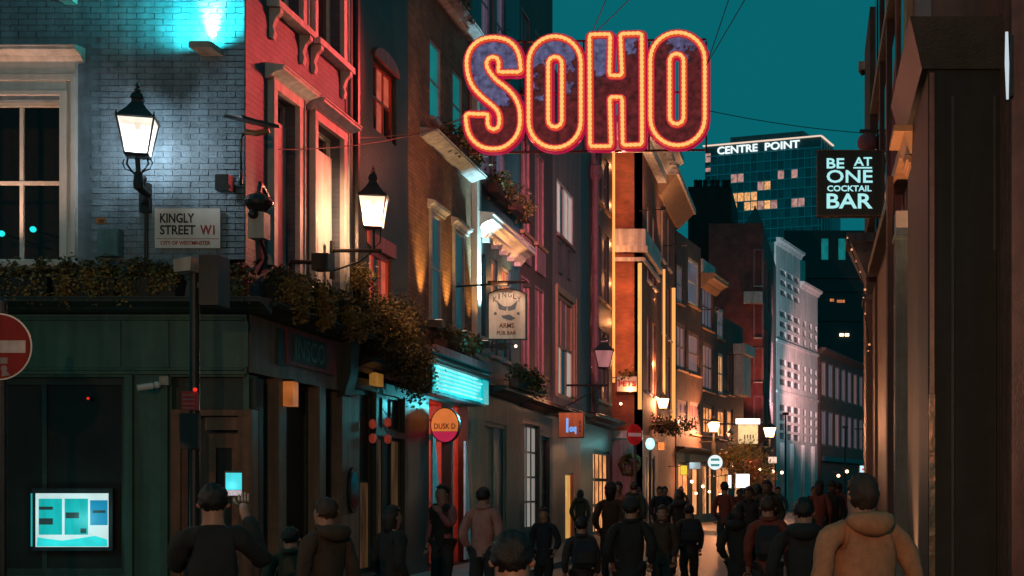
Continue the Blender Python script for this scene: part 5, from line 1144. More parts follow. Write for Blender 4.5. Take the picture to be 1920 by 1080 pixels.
# shop signs along the street
def boxsign(name, label, px0, px1, py0, py1, Y, face, depth=.2, cat='sign'):
    a, b_ = P(px0, py1, Y), P(px1, py0, Y); t = thing(name, label, cat, (a.x, Y, a.z))
    MB().box(a.x, b_.x, Y+.004, Y+depth, a.z, b_.z).build('case', M['iron'], t); MB().box(a.x+.02, b_.x-.02, Y-.02, Y+.002, a.z+.02, b_.z-.02).build('face', face, t)
    MB().tube([(a.x, Y+depth/2, b_.z-.05), (a.x-.5, Y+depth/2, b_.z-.05)], .02, 5).build('bracket', M['iron'], t)
    return t, a, b_
M['orangeboard'] = mat('orange_sign_board', (.45, .15, .055), .5, var=.1)
QF = Fr((0, 36.5, 0), (1, 0, 0), (0, -1, 0))
t, a, b_ = boxsign('shop_sign', 'square orange shop sign with blue neon letters', 1047, 1095, 773, 821, 36.5, M['orangeboard'])
M['blueneon'] = emis('blue_neon', (.16, .42, .95), .9); text('l', QF, QF.U(1062), QF.U(1066), QF.W(0, 811), QF.W(0, 784), .03, M['blueneon'], t, .05, .01); text('oq', QF, QF.U(1068), QF.U(1081), QF.W(0, 814), QF.W(0, 800), .03, M['blueneon'], t, .05, .01)
for k in range(3): z = QF.W(0, 791+k*8); MB(QF).box(QF.U(1086), QF.U(1089), .021, .026, z-.05, z+.03).build('mark', M['brownpaint'], t)
lamp('POINT', (a.x+.2, 35.6, b_.z+.3), (1, .45, .2), 14, t, .05)
t, a, b_ = boxsign('white_board', 'white board with red print at the foot of the red brick front', 1156, 1195, 705, 735, 49.4, M['signwhite'])
WF = Fr((0, 49.4, 0), (1, 0, 0), (0, -1, 0)); text('PETS', WF, WF.U(1160), WF.U(1192), WF.W(0, 725), WF.W(0, 715), .03, M['redletter'], t, .03, .005)
leaves('foliage', M['leafd'], t, [(P(1172,0,49.4).x, 49.5, P(0,703,49.4).z, .35, .15, .15, 1)], 160, .12, 4)
M['yellowface'] = emis('yellow_sign_face', (.80, .62, .04), .95, .15); M['whiteface'] = emis('white_lit_face', (1, .96, .9), 1.4)
boxsign('shop_sign', 'small yellow box sign over a far shop door', 1275, 1289, 872, 891, 58, M['yellowface'], .3)
t, a, b_ = boxsign('white_light_box', 'brilliant square white light box glowing among leaves', 1379, 1406, 888, 915, 62, M['whiteface']); lamp('POINT', ((a.x+b_.x)/2, 61.2, (a.z+b_.z)/2), (1, .6, .25), 60, t, .1)
boxsign('white_light_box', 'slim white light box left of the square one', 1364, 1372, 890, 915, 62.5, M['whiteface'])
M['amberface'] = emis('amber_panel', (.85, .42, .14), .65, .3); boxsign('amber_sign', 'amber lit panel left of the white light boxes', 1347, 1361, 891, 909, 63, M['amberface'])
boxsign('orange_lamp_box', 'four pane orange lamp box beside the cyan globe', 1233, 1247, 828, 845, 52, emis('orange_lamp_glass', (1, .30, .06), .85, .35, (3, 3, 3), 3))
M['paleblue'] = emis('pale_blue_sign', (.45, .62, .66), .75, .6, (1, 1, 1), 3); boxsign('fascia_sign', 'pale blue white fascia lights right of the yellow sign', 1292, 1314, 866, 880, 60, M['paleblue'])
M['pinkwhite'] = emis('pinkish_white_panel', (1, .68, .52), 1.0); boxsign('lit_sign', 'pinkish white lit panel on the corner before the white building', 1440, 1457, 856, 869, 78, M['pinkwhite'])
M['cyanwhite'] = emis('cyan_white_panel', (.55, .9, 1), 1.0)
t, a, b_ = boxsign('pharmacy_sign', 'tiny cyan white square sign with a red dot', 1611, 1626, 872, 887, 45, M['cyanwhite']); c = P(1618, 880, 44.97); MB().ball(c.x, c.y, c.z, .035, 8).build('dot', M['redled'], t)
boxsign('cyan_panel', 'tiny cyan panel under the right hand brackets', 1631, 1641, 801, 807, 45, M['cyanside'])
c = P(1219, 832, 50); t = thing('globe_light', 'glowing cyan globe lamp beside the orange lamp box', 'lamp', c); M['cyanglobe'] = emis('cyan_globe_glass', (.45, .95, .95), 1.3)
MB().ball(c.x, c.y, c.z, .17, 14, .22).build('globe', M['cyanglobe'], t); MB().lathe(c.x, c.y, [(.05, 0), (.05, c.z-.25)], 8).build('post', M['iron'], t); lamp('POINT', c+Vector((0, -.4, 0)), (.3, 1, 1), 12, t, .05)
c = P(1341, 867, 60); RF_ = Fr((0, 60, 0), (1, 0, 0), (0, -1, 0)); t = thing('round_white_sign', 'round white lit sign with two teal bars', 'sign', c)
MB(RF_).disc(c.x, c.z, .34, -.15, 0, 32).build('case', M['iron'], t); M['whitesoft'] = emis('soft_white_face', (.75, .9, .9), 1.0); MB(RF_).disc(c.x, c.z, .32, .001, .02, 32).build('face', M['whitesoft'], t)
M['tealbar'] = emis('teal_bar', (.02, .30, .33), .7)
for s in (-1, 1): MB(RF_).prism([(c.x-.2, c.z+s*.07), (c.x+.2, c.z+s*.07), (c.x+.17, c.z+s*.17), (c.x-.17, c.z+s*.17)], .021, .03).build('bar', M['tealbar'], t)
MB().tube([(c.x-.3, 60.1, c.z), (c.x-1.3, 60.6, c.z)], .03, 6).build('bracket', M['iron'], t)
# lit pub sign far down
a, b_ = P(1384, 832, 64), P(1421, 796, 64); t = thing('lit_hanging_sign', 'cream hanging sign under a bright white strip lamp far down the street', 'pub sign', (a.x, 64, a.z))
M['creamlit'] = emis('cream_lit_board', (.85, .62, .30), .75, .3, (1, 1, 1), 3)
MB().box(a.x, b_.x, 64, 64.12, a.z, b_.z).build('board', M['creamlit'], t); MB().box(a.x-.1, b_.x+.1, 63.7, 64.1, b_.z+.02, b_.z+.26).build('strip_lamp', M['whiteface'], t)
for k in range(4): MB().box(a.x+.28+k*.13, a.x+.33+k*.13, 63.985, 63.998, a.z+.2+.05*(k % 2), a.z+.42).build('painted_figure', M['brownpaint'], t)
MB().tube([(a.x, 64.06, b_.z), (a.x-1.6, 64.5, b_.z+.1)], .03, 6).tube([(a.x-.3, 63.9, b_.z), (a.x-.3, 63.9, a.z)], .03, 6).lathe(a.x-.3, 63.9, [(.25, b_.z-.4), (.1, b_.z-.25), (.04, b_.z-.1)], 8).build('bracket', M['iron'], t)
lamp('POINT', ((a.x+b_.x)/2, 63.2, b_.z+.2), (1, .8, .55), 40, t, .1)
c = P(1180, 870, 49.6); t = thing('wreath', 'dark round wreath on the mauve wall at the red brick corner', 'wreath', (c.x, 49.8, c.z))
MB().tube([(c.x+.3*math.cos(R(k*15)), 49.82, c.z+.3*math.sin(R(k*15))) for k in range(24)], .1, 8, True).build('ring', M['leafd'], t)
leaves('foliage', M['leafd'], t, [(c.x+.3*math.cos(R(k*30)), 49.75, c.z+.3*math.sin(R(k*30)), .1, .06, .1, 1) for k in range(12)], 300, .1, 8)
# menu screen in the pub window
a, b_ = AF.U(60), AF.U(197); z0, z1 = Wz(1026), Wz(925)
t = thing('menu_screen', 'bright cyan and white screen with notices in the dark pub window', 'screen', AF.p(a, 0, z0))
M['scrwhite'] = emis('screen_white', (.62, .80, .80), .85, .15); M['scrcyan'] = emis('screen_teal', (.01, .46, .46), .8, .2, (6, 1, 1), 2); M['scrblue'] = emis('screen_blue', (.01, .25, .45), .8, .15); M['scrbright'] = emis('screen_cyan', (.03, .72, .72), .85, .3); M['scrdark'] = emis('screen_dark_text', (.03, .06, .06), .5)
MB(AF).box(a-.05, b_+.05, -.13, -.085, z0-.05, z1+.06).build('frame', M['darkgrey'], t); MB(AF).box(a, b_, -.084, -.078, z0, z1).build('display', M['scrwhite'], t)
for x0, x1, y0, y1, m_ in ((66, 110, 935, 1003, 'scrcyan'), (115, 159, 935, 1003, 'scrcyan'), (163, 196, 938, 985, 'scrblue')): MB(AF).box(AF.U(x0), AF.U(x1), -.0778, -.076, Wz(y1), Wz(y0)).build('notice', M[m_], t)
MB(AF).prism([(AF.U(62), Wz(1025)), (AF.U(196), Wz(1025)), (AF.U(195), Wz(1012)), (AF.U(172), Wz(1005)), (AF.U(140), Wz(1010)), (AF.U(110), Wz(1014)), (AF.U(64), Wz(1008))], -.0778, -.0762).build('picture', M['scrbright'], t)
for x0, x1, y0, y1 in ((67, 93, 950, 956), (67, 93, 972, 984), (117, 142, 961, 972), (145, 156, 991, 1000), (168, 192, 957, 962)):
    MB(AF).box(AF.U(x0), AF.U(x1), -.0758, -.074, Wz(y1), Wz(y0)).build('text_block', M['scrdark'], t)
MB(AF).box(AF.U(51), AF.U(53.5), -.1, -.08, Wz(1025), Wz(925)).build('edge_light', M['scrcyan'], t)
lamp('POINT', AF.p((a+b_)/2, .3, (z0+z1)/2), (.3, 1, 1), 4, t, .1)
M['cyandot'] = emis('cyan_dot', (.02, .9, .9), 1.0)  # dots in the room stand in for lights reflected in the glass
for px, py, lab in ((62, 430, 'cyan dot for a light reflected in the big sash window'), (3, 438, 'cyan dot for a reflected light at the left edge of the big sash window')):
    c = P(px, py, 18.2); t = thing('light_dot', lab, 'lamp', c, 'cyan reflection dots'); MB().ball(c.x, c.y, c.z, .04, 12).build('led', M['cyandot'], t); MB().tube([(c.x, c.y+.03, c.z), (c.x, 19.38, c.z)], .012, 5).build('stem', M['iron'], t)
# painted panel on the side fascia
t = thing('fascia_sign', 'dark green painted name panel with red border on the beige side fascia', 'sign', LF.p(LF.U(528), .1, 3.2))
ua, ub_ = LF.U(526), LF.U(618); za, zb_ = LF.W(540, 686), LF.W(540, 618)
M['dimred'] = mat('faded_red_paint', (.32, .045, .035), .5); M['dimteal'] = mat('faded_teal_paint', (.08, .24, .19), .5, bump=0)
MB(LF).box(ua, ub_, .061, .085, za, zb_).build('border', M['dimred'], t); MB(LF).box(ua+.18, ub_-.42, .0852, .095, za+.06, zb_-.06).build('panel', M['darkgreen'], t)
text('INSCO', LF, ua+.26, ub_-.48, za+.1, zb_-.1, .099, M['dimteal'], t, .02, .003)
MB(LF).box(LF.U(509), LF.U(521), .061, .09, LF.W(509, 684), LF.W(509, 615)).build('side_panel', M['darkgreen'], t)
t = thing('side_lamp_box', 'orange lit lamp box on the first shop pilaster', 'lamp', LF.p(LF.U(526), .15, 3.0)); u = LF.U(526)
M['dimorange'] = emis('dim_orange_lamp', (.50, .14, .03), .6, .4); MB(LF).box(u-.1, u+.1, .071, .2, LF.W(526, 762), LF.W(526, 716)).build('lantern_body', M['dimorange'], t); MB(LF).box(u-.12, u+.12, .07, .22, LF.W(526, 716)+.002, LF.W(526, 712)).build('cap', M['iron'], t)
t = thing('oval_mirror', 'oval mirror in a dark frame hung on the last shop pilaster', 'mirror', LF.p(LF.U(652), .08, 1.6)); u = LF.U(651)
MB(LF).disc(u, LF.W(651, 919), .35, .071, .11, 28, .24).build('frame', M['iron'], t); M['mirror'] = mat('reddish_mirror', (.35, .16, .17), .08, .9, bump=0); MB(LF).disc(u, LF.W(651, 919), .29, .111, .115, 28, .18).build('glass', M['mirror'], t)
# hanging paper lamps and baubles in the dark shop
for px, py, lab in ((699, 795, 'red paper lamp hung left in the dark shop window'), (727, 792, 'brighter red paper lamp hung right in the dark shop window'), (699, 822, 'lower red paper lamp on the left'), (727, 823, 'lower red paper lamp on the right')):
    u = LF.U(px, .12); c = LF.p(u, .12, LF.W(px, py, .12)); t = thing('paper_lamp', lab, 'paper lamp', c, 'red paper lamps'); M.setdefault('dimpaper', emis('dim_red_paper', (.30, .035, .02), .5, .6, (8, 8, 8), 4))
    MB().ball(c.x, c.y, c.z, .06, 12, .08).build('shade', M['dimpaper'], t); MB().tube([(c.x, c.y, c.z+.1), (c.x-.1, c.y, c.z+.25)], .006, 4).build('cord', M['cable'], t)
t = thing('amber_wall_lamp', 'dim amber lamp glowing in the arch under the climbing plant', 'lamp', LF.p(LF.U(697), .1, 3.4)); u = LF.U(697); w = LF.W(697, 712); M['dimamber'] = emis('dim_amber_glass', (.32, .14, .025), .6, .4)
MB(LF).box(u-.22, u+.22, .03, .12, w-.1, w+.1).build('glass', M['dimamber'], t); MB(LF).box(u-.25, u+.25, .02, .14, w+.102, w+.15).build('hood', M['iron'], t)

# ------------------------------------------------------------------ planters and climbing plants
def planter(fr, u0, u1, v0, v1, z, label, yellow, n, seed, hang=.15, group='planters on the pub ledge'):
    t = thing('planter', label, 'planter', fr.p(u0, v0, z), group)
    MB(fr).hexa([(u0+.03, v0+.03, z), (u1-.03, v0+.03, z), (u1-.03, v1-.03, z), (u0+.03, v1-.03, z)], [(u0, v0, z+.25), (u1, v0, z+.25), (u1, v1, z+.25), (u0, v1, z+.25)]).build('trough', M['trough'], t)
    sp = []
    k = max(3, int((u1-u0)/.25))
    for i in range(k):
        p = fr.p(u0+(u1-u0)*(i+.5)/k, (v0+v1)/2, z+.34); sp.append((p.x, p.y, p.z, .16, .16, .10, 1))
    leaves('foliage', M['leafd'], t, sp, n, .065, seed)
    sp = []
    rr = random.Random(seed)
    for i in range(k+1):
        p = fr.p(u0+(u1-u0)*rr.random(), v1+.02, z+.22-hang*rr.random()); sp.append((p.x, p.y, p.z, .10, .08, .12+hang*.5, 1))
    leaves('trailing_foliage', M['leafy'], t, sp, int(n*yellow), .05, seed+50)
for k, (a, b_, lab, yl) in enumerate(((-80, 100, 'leftmost ledge planter under the big sash window', .3), (108, 225, 'ledge planter trailing yellow leaves right of the big window', .8), (232, 340, 'ledge planter below the street name sign', .4), (380, 462, 'short ledge planter at the pub corner', .25))):
    planter(AF, AF.U(a, .2), AF.U(b_, .2), .06, .34, GZ+.002, lab, yl, 900, 20+k)
for k, (a, b_, lab) in enumerate(((17.75, 18.7, 'first planter along the side ledge, nearest the corner'), (18.76, 19.8, 'middle planter along the side ledge, thick with leaves'), (19.86, 21.0, 'last planter on the side ledge beside the bright lantern'))):
    planter(LF, a, b_, .06, .36, GZ+.02, lab, 1.3, 1500, 30+k, .22)
t = thing('climbing_plant', 'large climbing plant hanging in a leafy mass between pub and cyan sign', 'climbing plant', (-7.0, 23, 3.0))
sp = [(-6.88, 21.1, 4.7, .12, .28, .3, .8), (-6.82, 21.3, 4.3, .16, .32, .28, 1.1), (-6.78, 21.8, 4.3, .18, .38, .3, 1.3), (-6.76, 22.3, 4.05, .2, .4, .36, 1.5), (-6.74, 22.9, 3.9, .2, .4, .42, 1.6), (-6.72, 23.4, 3.7, .2, .36, .46, 1.6), (-6.74, 23.75, 3.45, .18, .26, .42, 1.2), (-6.8, 22.9, 4.45, .15, .6, .2, .6)]
leaves('foliage', M['leafd'], t, sp, 6200, .062, 71); leaves('yellow_foliage', M['leafy'], t, [(s[0]+.1, s[1]-.1, s[2]+.03, s[3], s[4], s[5]*.9, s[6]) for s in sp], 4200, .055, 72)
b = MB()
rr = random.Random(9)
for k in range(10): y = 21.4+k*.42; b.tube([(-7.0, 21.6+k*.12, 4.1), (-6.9, y, 4.5-rr.random()*.4), (-6.75+rr.random()*.2, y+.2, 3.8-rr.random()*.3)], [.025, .018, .008], 5)
b.build('stem', M['stem'], t)
def flowerbox(u0, u1, z, v, label, seed, n=500, m='leafd'):
    t = thing('flower_box', label, 'flower box', LF.p(u0, v, z), 'window boxes on the upper floors')
    MB(LF).box(u0, u1, v, v+.22, z, z+.2).build('trough', M['redwall'], t)
    sp = [(LF.p(u0+(u1-u0)*(i+.5)/5, v+.15, z+.3).x, u0+(u1-u0)*(i+.5)/5, z+.25, .18, .3, .22, 1) for i in range(5)]
    leaves('foliage', M[m], t, sp, n, .1, seed); leaves('trailing_foliage', M['leafy'], t, sp[1:4], n//4, .08, seed+3)
flowerbox(29.7, 31.2, 8.0, .14, 'nearer leafy window box on the teal house', 81); flowerbox(31.6, 33.3, 8.0, .14, 'farther leafy window box on the teal house', 84)
flowerbox(26.3, 28.2, 8.16, .1, 'window box on the lower stone ledge of the brick house', 87, 700); flowerbox(25.6, 27.4, 11.02, .1, 'window box on the upper stone ledge of the brick house', 90, 700)
flowerbox(30.0, 31.6, 10.98, .14, 'top leafy window box on the teal house', 93)
flowerbox(25.6, 27.8, 4.2, .1, 'dark plants on the ledge above the cyan sign', 96, 900); flowerbox(31.0, 34.2, 3.9, .3, 'dark plants on the ledge under the pub sign', 99, 800)
t = thing('hanging_basket', 'leafy hanging baskets over the red brick corner shop', 'hanging plant', P(1245, 795, 53)); c = P(1240, 798, 53)
MB().lathe(c.x, c.y, [(.1, c.z-.3), (.35, c.z-.1), (.4, c.z)], 12).build('basket', M['trough'], t)
leaves('foliage', M['leafd'], t, [(c.x+d, c.y, c.z+.1*s, .4, .3, .25, 1) for d, s in ((-.9, 0), (-.2, 1), (.4, 0), (.9, 1), (.5, -1))], 900, .12, 101); leaves('trailing_foliage', M['leafy'], t, [(c.x, c.y-.3, c.z, .5, .2, .2, 1)], 200, .12, 102)
t = thing('street_tree', 'small leafy tree glowing orange around the white light box', 'tree', (P(1400, 0, 63.5).x, 63.5, 0)); c = P(1400, 862, 63.5)
MB().tube([(c.x, 63.5, 0), (c.x+.05, 63.5, 1.4), (c.x, 63.5, 2.4)], [.12, .09, .05], 8).build('trunk', M['stem'], t)
leaves('crown', M['leafy'], t, [(c.x-.9, 63.5, c.z, .5, .5, .5, 1), (c.x, 63.6, c.z+.4, .8, .5, .5, 1.5), (c.x+.6, 63.5, c.z-.5, .5, .5, .7, 1), (c.x-.4, 63.5, c.z-.6, .6, .4, .5, 1)], 2200, .14, 103)
# ------------------------------------------------------------------ people
def skin(name, chains, m=None, sub=1, squash=True, folds=0, wmul=1):
    """chains: lists of ((x,y,z), r); equal coordinates are merged into one joint; the first joint is the root"""
    vs, rs, es, idx, roots = [], [], [], {}, []
    def vid(p, r, own):
        key = tuple(round(q, 4) for q in p)
        if key not in idx: idx[key] = len(vs); vs.append(p); rs.append(r)
        return idx[key]
    comp = []
    for ch in chains:
        ids = [vid(p, r, None) for p, r in ch]
        for a, b_ in zip(ids, ids[1:]): es.append((a, b_))
        comp.append(ids)
    me = bpy.data.meshes.new(name); me.from_pydata(vs, es, [])
    o = bpy.data.objects.new('figure_mesh', me); C.objects.link(o)
    o.modifiers.new('s', 'SKIN')
    par = list(range(len(vs)))
    def find(i):
        while par[i] != i: i = par[i]
        return i
    for a, b_ in es: par[find(a)] = find(b_)
    seen = set()
    for i, v in enumerate(me.skin_vertices[0].data):
        r = rs[i]; v.radius = r if isinstance(r, tuple) else (r, r)
        v.use_root = find(i) not in seen; seen.add(find(i))
    s = o.modifiers.new('d', 'SUBSURF'); s.levels = sub; s.render_levels = sub
    dg = bpy.context.evaluated_depsgraph_get(); dg.update()
    out = bpy.data.meshes.new_from_object(o.evaluated_get(dg)); bpy.data.objects.remove(o)
    out.name = name
    for v in out.vertices:
        if squash and .86 < v.co.z < 1.46 and abs(v.co.x) < .165*max(1, wmul) and abs(v.co.y) < .25: v.co.y *= .74
    if folds:
        from mathutils import noise
        for v in out.vertices:
            q = v.co; a = noise.noise(Vector((q.x*9, q.y*9, q.z*5.5+q.x*6)))*.020+noise.noise(Vector((q.x*22+4, q.y*22, q.z*16)))*.010
            v.co = q+v.normal*a*folds
    out.polygons.foreach_set('use_smooth', [True]*len(out.polygons))
    return out
def pose(stride=.0, arms='down', coat=.80, wide=1.0, hairlen=.0, fingers=True):
    d = {}; hands = []
    sh = [Vector((s*.185*wide, -.01, 1.41)) for s in (-1, 1)]
    if arms == 'down': el = [Vector((-.232*wide, -.03+stride*.18, 1.13)), Vector((.232*wide, -.03-stride*.18, 1.13))]; wr = [Vector((-.225*wide, .06+stride*.35, .90)), Vector((.225*wide, .06-stride*.35, .90))]
    elif arms == 'phone': el = [Vector((-.24, .14, 1.20)), Vector((.33, .15, 1.22))]; wr = [Vector((-.04, .33, 1.44)), Vector((.190, .345, 1.565))]
    elif arms == 'pocket': el = [Vector((-.255*wide, -.08, 1.13)), Vector((.255*wide, -.08, 1.13))]; wr = [Vector((-.215*wide, .06, .95)), Vector((.215*wide, .06, .95))]
    elif arms == 'face': el = [Vector((-.27, .10, 1.16)), Vector((.245, -.03, 1.13))]; wr = [Vector((-.12, .24, 1.40)), Vector((.24, .05, .90))]
    ft = [(-1, stride), (1, -stride)]
    legs = []
    for (s, st) in ft:
        legs.append([((s*.09, 0, .90), .10), ((s*.10, st*.30+.02, .50), .068), ((s*.10, st*.62-(.10 if st < 0 else 0), .10+(.07 if st < -.05 else 0)), .045)])
    foot = []
    for (s, st), lg in zip(ft, legs): a = lg[2][0]; foot.append([(a, .045), ((a[0], a[1]+.06, a[2]-.055), .042), ((a[0]+s*.015, a[1]+.15, max(.035, a[2]-.07)), .034)])
    pel = ((0, 0, .94), .135*wide); sp = ((0, 0, 1.10), .125*wide); chs = ((0, 0, 1.27), .135*wide); nb = ((0, -.01, 1.44), .075)
    neck = ((0, .0, 1.50), .056); hd1 = ((0, .025, 1.575), .072); hd2 = ((0, .015, 1.65), .092); hd3 = ((0, .01, 1.715), .066)
    ch = [[pel, sp, chs, nb, neck, hd1, hd2, hd3]]
    for i in (0, 1):
        v = (wr[i]-el[i]).normalized(); hand = wr[i]+v*.07
        if arms == 'phone': hand = wr[i]+Vector((.0 if i else .03, .05, .06))
        ch.append([nb, ((sh[i].x*.6, -.01, 1.40), .044), (tuple(sh[i]+Vector((0, 0, -.02))), .038), (tuple(el[i]), .034), (tuple(wr[i]), .032), (tuple(hand), (.036, .026))])
        hands.append((hand, (hand-wr[i]).normalized(), i))
        ch.append([pel]+legs[i]+foot[i][1:])
    ch.append([hd1, ((0, .105, 1.60), .017)])                       # nose
    ch.append([((-.084, .01, 1.60), .016), ((-.094, .0, 1.635), .014)]); ch.append([((.084, .01, 1.60), .016), ((.094, .0, 1.635), .014)])   # ears
    if fingers:
        for hand, dr, i in hands:
            s = -1 if i == 0 else 1
            side = dr.cross(Vector((0, 0, 1)) if abs(dr.z) < .8 else Vector((0, 1, 0))).normalized(); bend = side.cross(dr).normalized()
            for k, L in enumerate((.062, .074, .080, .070)):
                b0 = hand+side*((k-1.5)*.020)+dr*.015; b1 = b0+dr*L*.6; b2 = b1+(dr*.75+bend*.55)*L*.45
                ch.append([(tuple(b0), .010), (tuple(b1), .009), (tuple(b2), .008)])
            b0 = hand-side*.03-dr*.02; ch.append([(tuple(b0), .011), (tuple(b0-side*.03+dr*.035), .010), (tuple(b0-side*.032+dr*.07), .008)])
    d['body'] = skin('body', ch)
    for p in d['body'].polygons:            # an undershirt and socks under jacket and trousers: only head, neck and hands are bare
        near = min((p.center-h_[0]).length for h_ in hands)
        p.material_index = 1 if p.center.z < 1.47 and near > .125 else 0
    j = [[((0, 0, coat), .155*wide), ((0, 0, .96), .150*wide), ((0, 0, 1.12), .155*wide), ((0, 0, 1.28), .178*wide), ((0, -.015, 1.435), .095), ((0, -.012, 1.485), .080)]]
    for i in (0, 1):
        we = el[i]+(wr[i]-el[i])*.93
        j.append([((0, -.015, 1.435), .095), ((sh[i].x*.55, -.012, 1.415), .092), (tuple(sh[i]+Vector((0, 0, -.015))), .083), (tuple(el[i]), .062), (tuple(we), .049)])
    d['jacket'] = skin('jacket', j, sub=2, folds=1)
    for p in d['jacket'].polygons: p.material_index = 1 if abs(p.center.x) > .205*wide or (arms in ('phone', 'face') and p.center.y > .17) else 0
    t = [[((0, 0, .97), .128*wide)]+[(p, r+.014) for p, r in legs[0][:2]]+[((legs[0][2][0][0], legs[0][2][0][1], legs[0][2][0][2]+.03), .066)], [((0, 0, .97), .128*wide)]+[(p, r+.014) for p, r in legs[1][:2]]+[((legs[1][2][0][0], legs[1][2][0][1], legs[1][2][0][2]+.03), .066)]]
    d['trousers'] = skin('trousers', t, sub=2, folds=1)
    d['shoe'] = [skin('shoe', [[(p, r+.014) for p, r in f]]) for f in foot]
    # hair: a thick cap, longer if asked
    bm = bmesh.new(); bmesh.ops.create_uvsphere(bm, u_segments=28, v_segments=20, radius=1)
    for v in bm.verts:
        n = v.co.copy(); rr_ = random.Random(int((n.x+2)*977+(n.z+2)*331+(n.y+2)*77)).uniform(-.007, .012)
        v.co = Vector((n.x*(.088+rr_), n.y*(.103+rr_)+.004, 1.662+n.z*(.098+rr_)))
        if n.y > .25 and n.z < .35: v.co.y -= .055*min(1, (n.y-.25)*3)
        if n.z < -.15 and n.y < .35: v.co.z -= hairlen*(-n.z-.15)*1.15; v.co.y -= hairlen*.12; v.co.x *= 1+hairlen*.4
        elif n.z < -.35 and not hairlen: v.co.z = 1.605-(.045 if n.y < 0 else 0); v.co.x *= .86; v.co.y *= .88
    for f in bm.faces: f.smooth = True
    me = bpy.data.meshes.new('hair'); bm.to_mesh(me); bm.free(); d['hair'] = me
    e = MB(); [e.ball(s*.032, .093, 1.640, .0105, 8) for s in (-1, 1)]
    me = bpy.data.meshes.new('eyes'); me.from_pydata(e.v, [], e.f); d['eyes'] = me
    e = MB().box(-.024, .024, .088, .0985, 1.551, 1.558); me = bpy.data.meshes.new('mouth'); me.from_pydata(e.v, [], e.f); d['mouth'] = me
    return d
POSES = {'stand': pose(0, 'pocket'), 'walk': pose(.22, 'down'), 'walk2': pose(-.18, 'down', .70), 'phone': pose(0, 'phone', .80), 'long': pose(.15, 'pocket', .62, 1.0, .16), 'coat': pose(.0, 'pocket', .55, 1.12), 'widecoat': pose(.0, 'pocket', .55, 1.3, .05), 'face': pose(0, 'face', .82)}
M['skin'] = mat('skin', (.36, .18, .12), .5, var=.08, streak=0, bump=.03); M['skin2'] = mat('brown_skin', (.14, .065, .04), .5, var=.08, streak=0, bump=.03)
M['hair'] = mat('dark_hair', (.014, .010, .008), .45, bump=.4, bscale=200); M['hair2'] = mat('brown_hair', (.05, .025, .014), .45, bump=.4, bscale=200)
cloth = {k: mat(k+'_cloth', c, .85, var=.2, scale=14, bump=.3, bscale=220, streak=.1) for k, c in dict(black=(.016, .017, .017), charcoal=(.03, .031, .032), navy=(.016, .022, .034), brown=(.06, .035, .022), tan=(.50, .22, .11), rust=(.20, .045, .028), pink=(.45, .20, .175), vest=(.022, .022, .022), rose=(.36, .11, .12), grey=(.10, .10, .105), olive=(.045, .045, .025), denim=(.03, .042, .06)).items()}
M['lips'] = mat('lips', (.20, .06, .05), .5, bump=0); M['shoe'] = mat('black_shoe_leather', (.012, .011, .01), .35)
EXTRA = {}; BAGS = ['dark backpack on the person right of the brown jacket, mid street', 'dark backpack on the rust red jacket under the white building', 'dark backpack on the person in front of the yellow lit door']
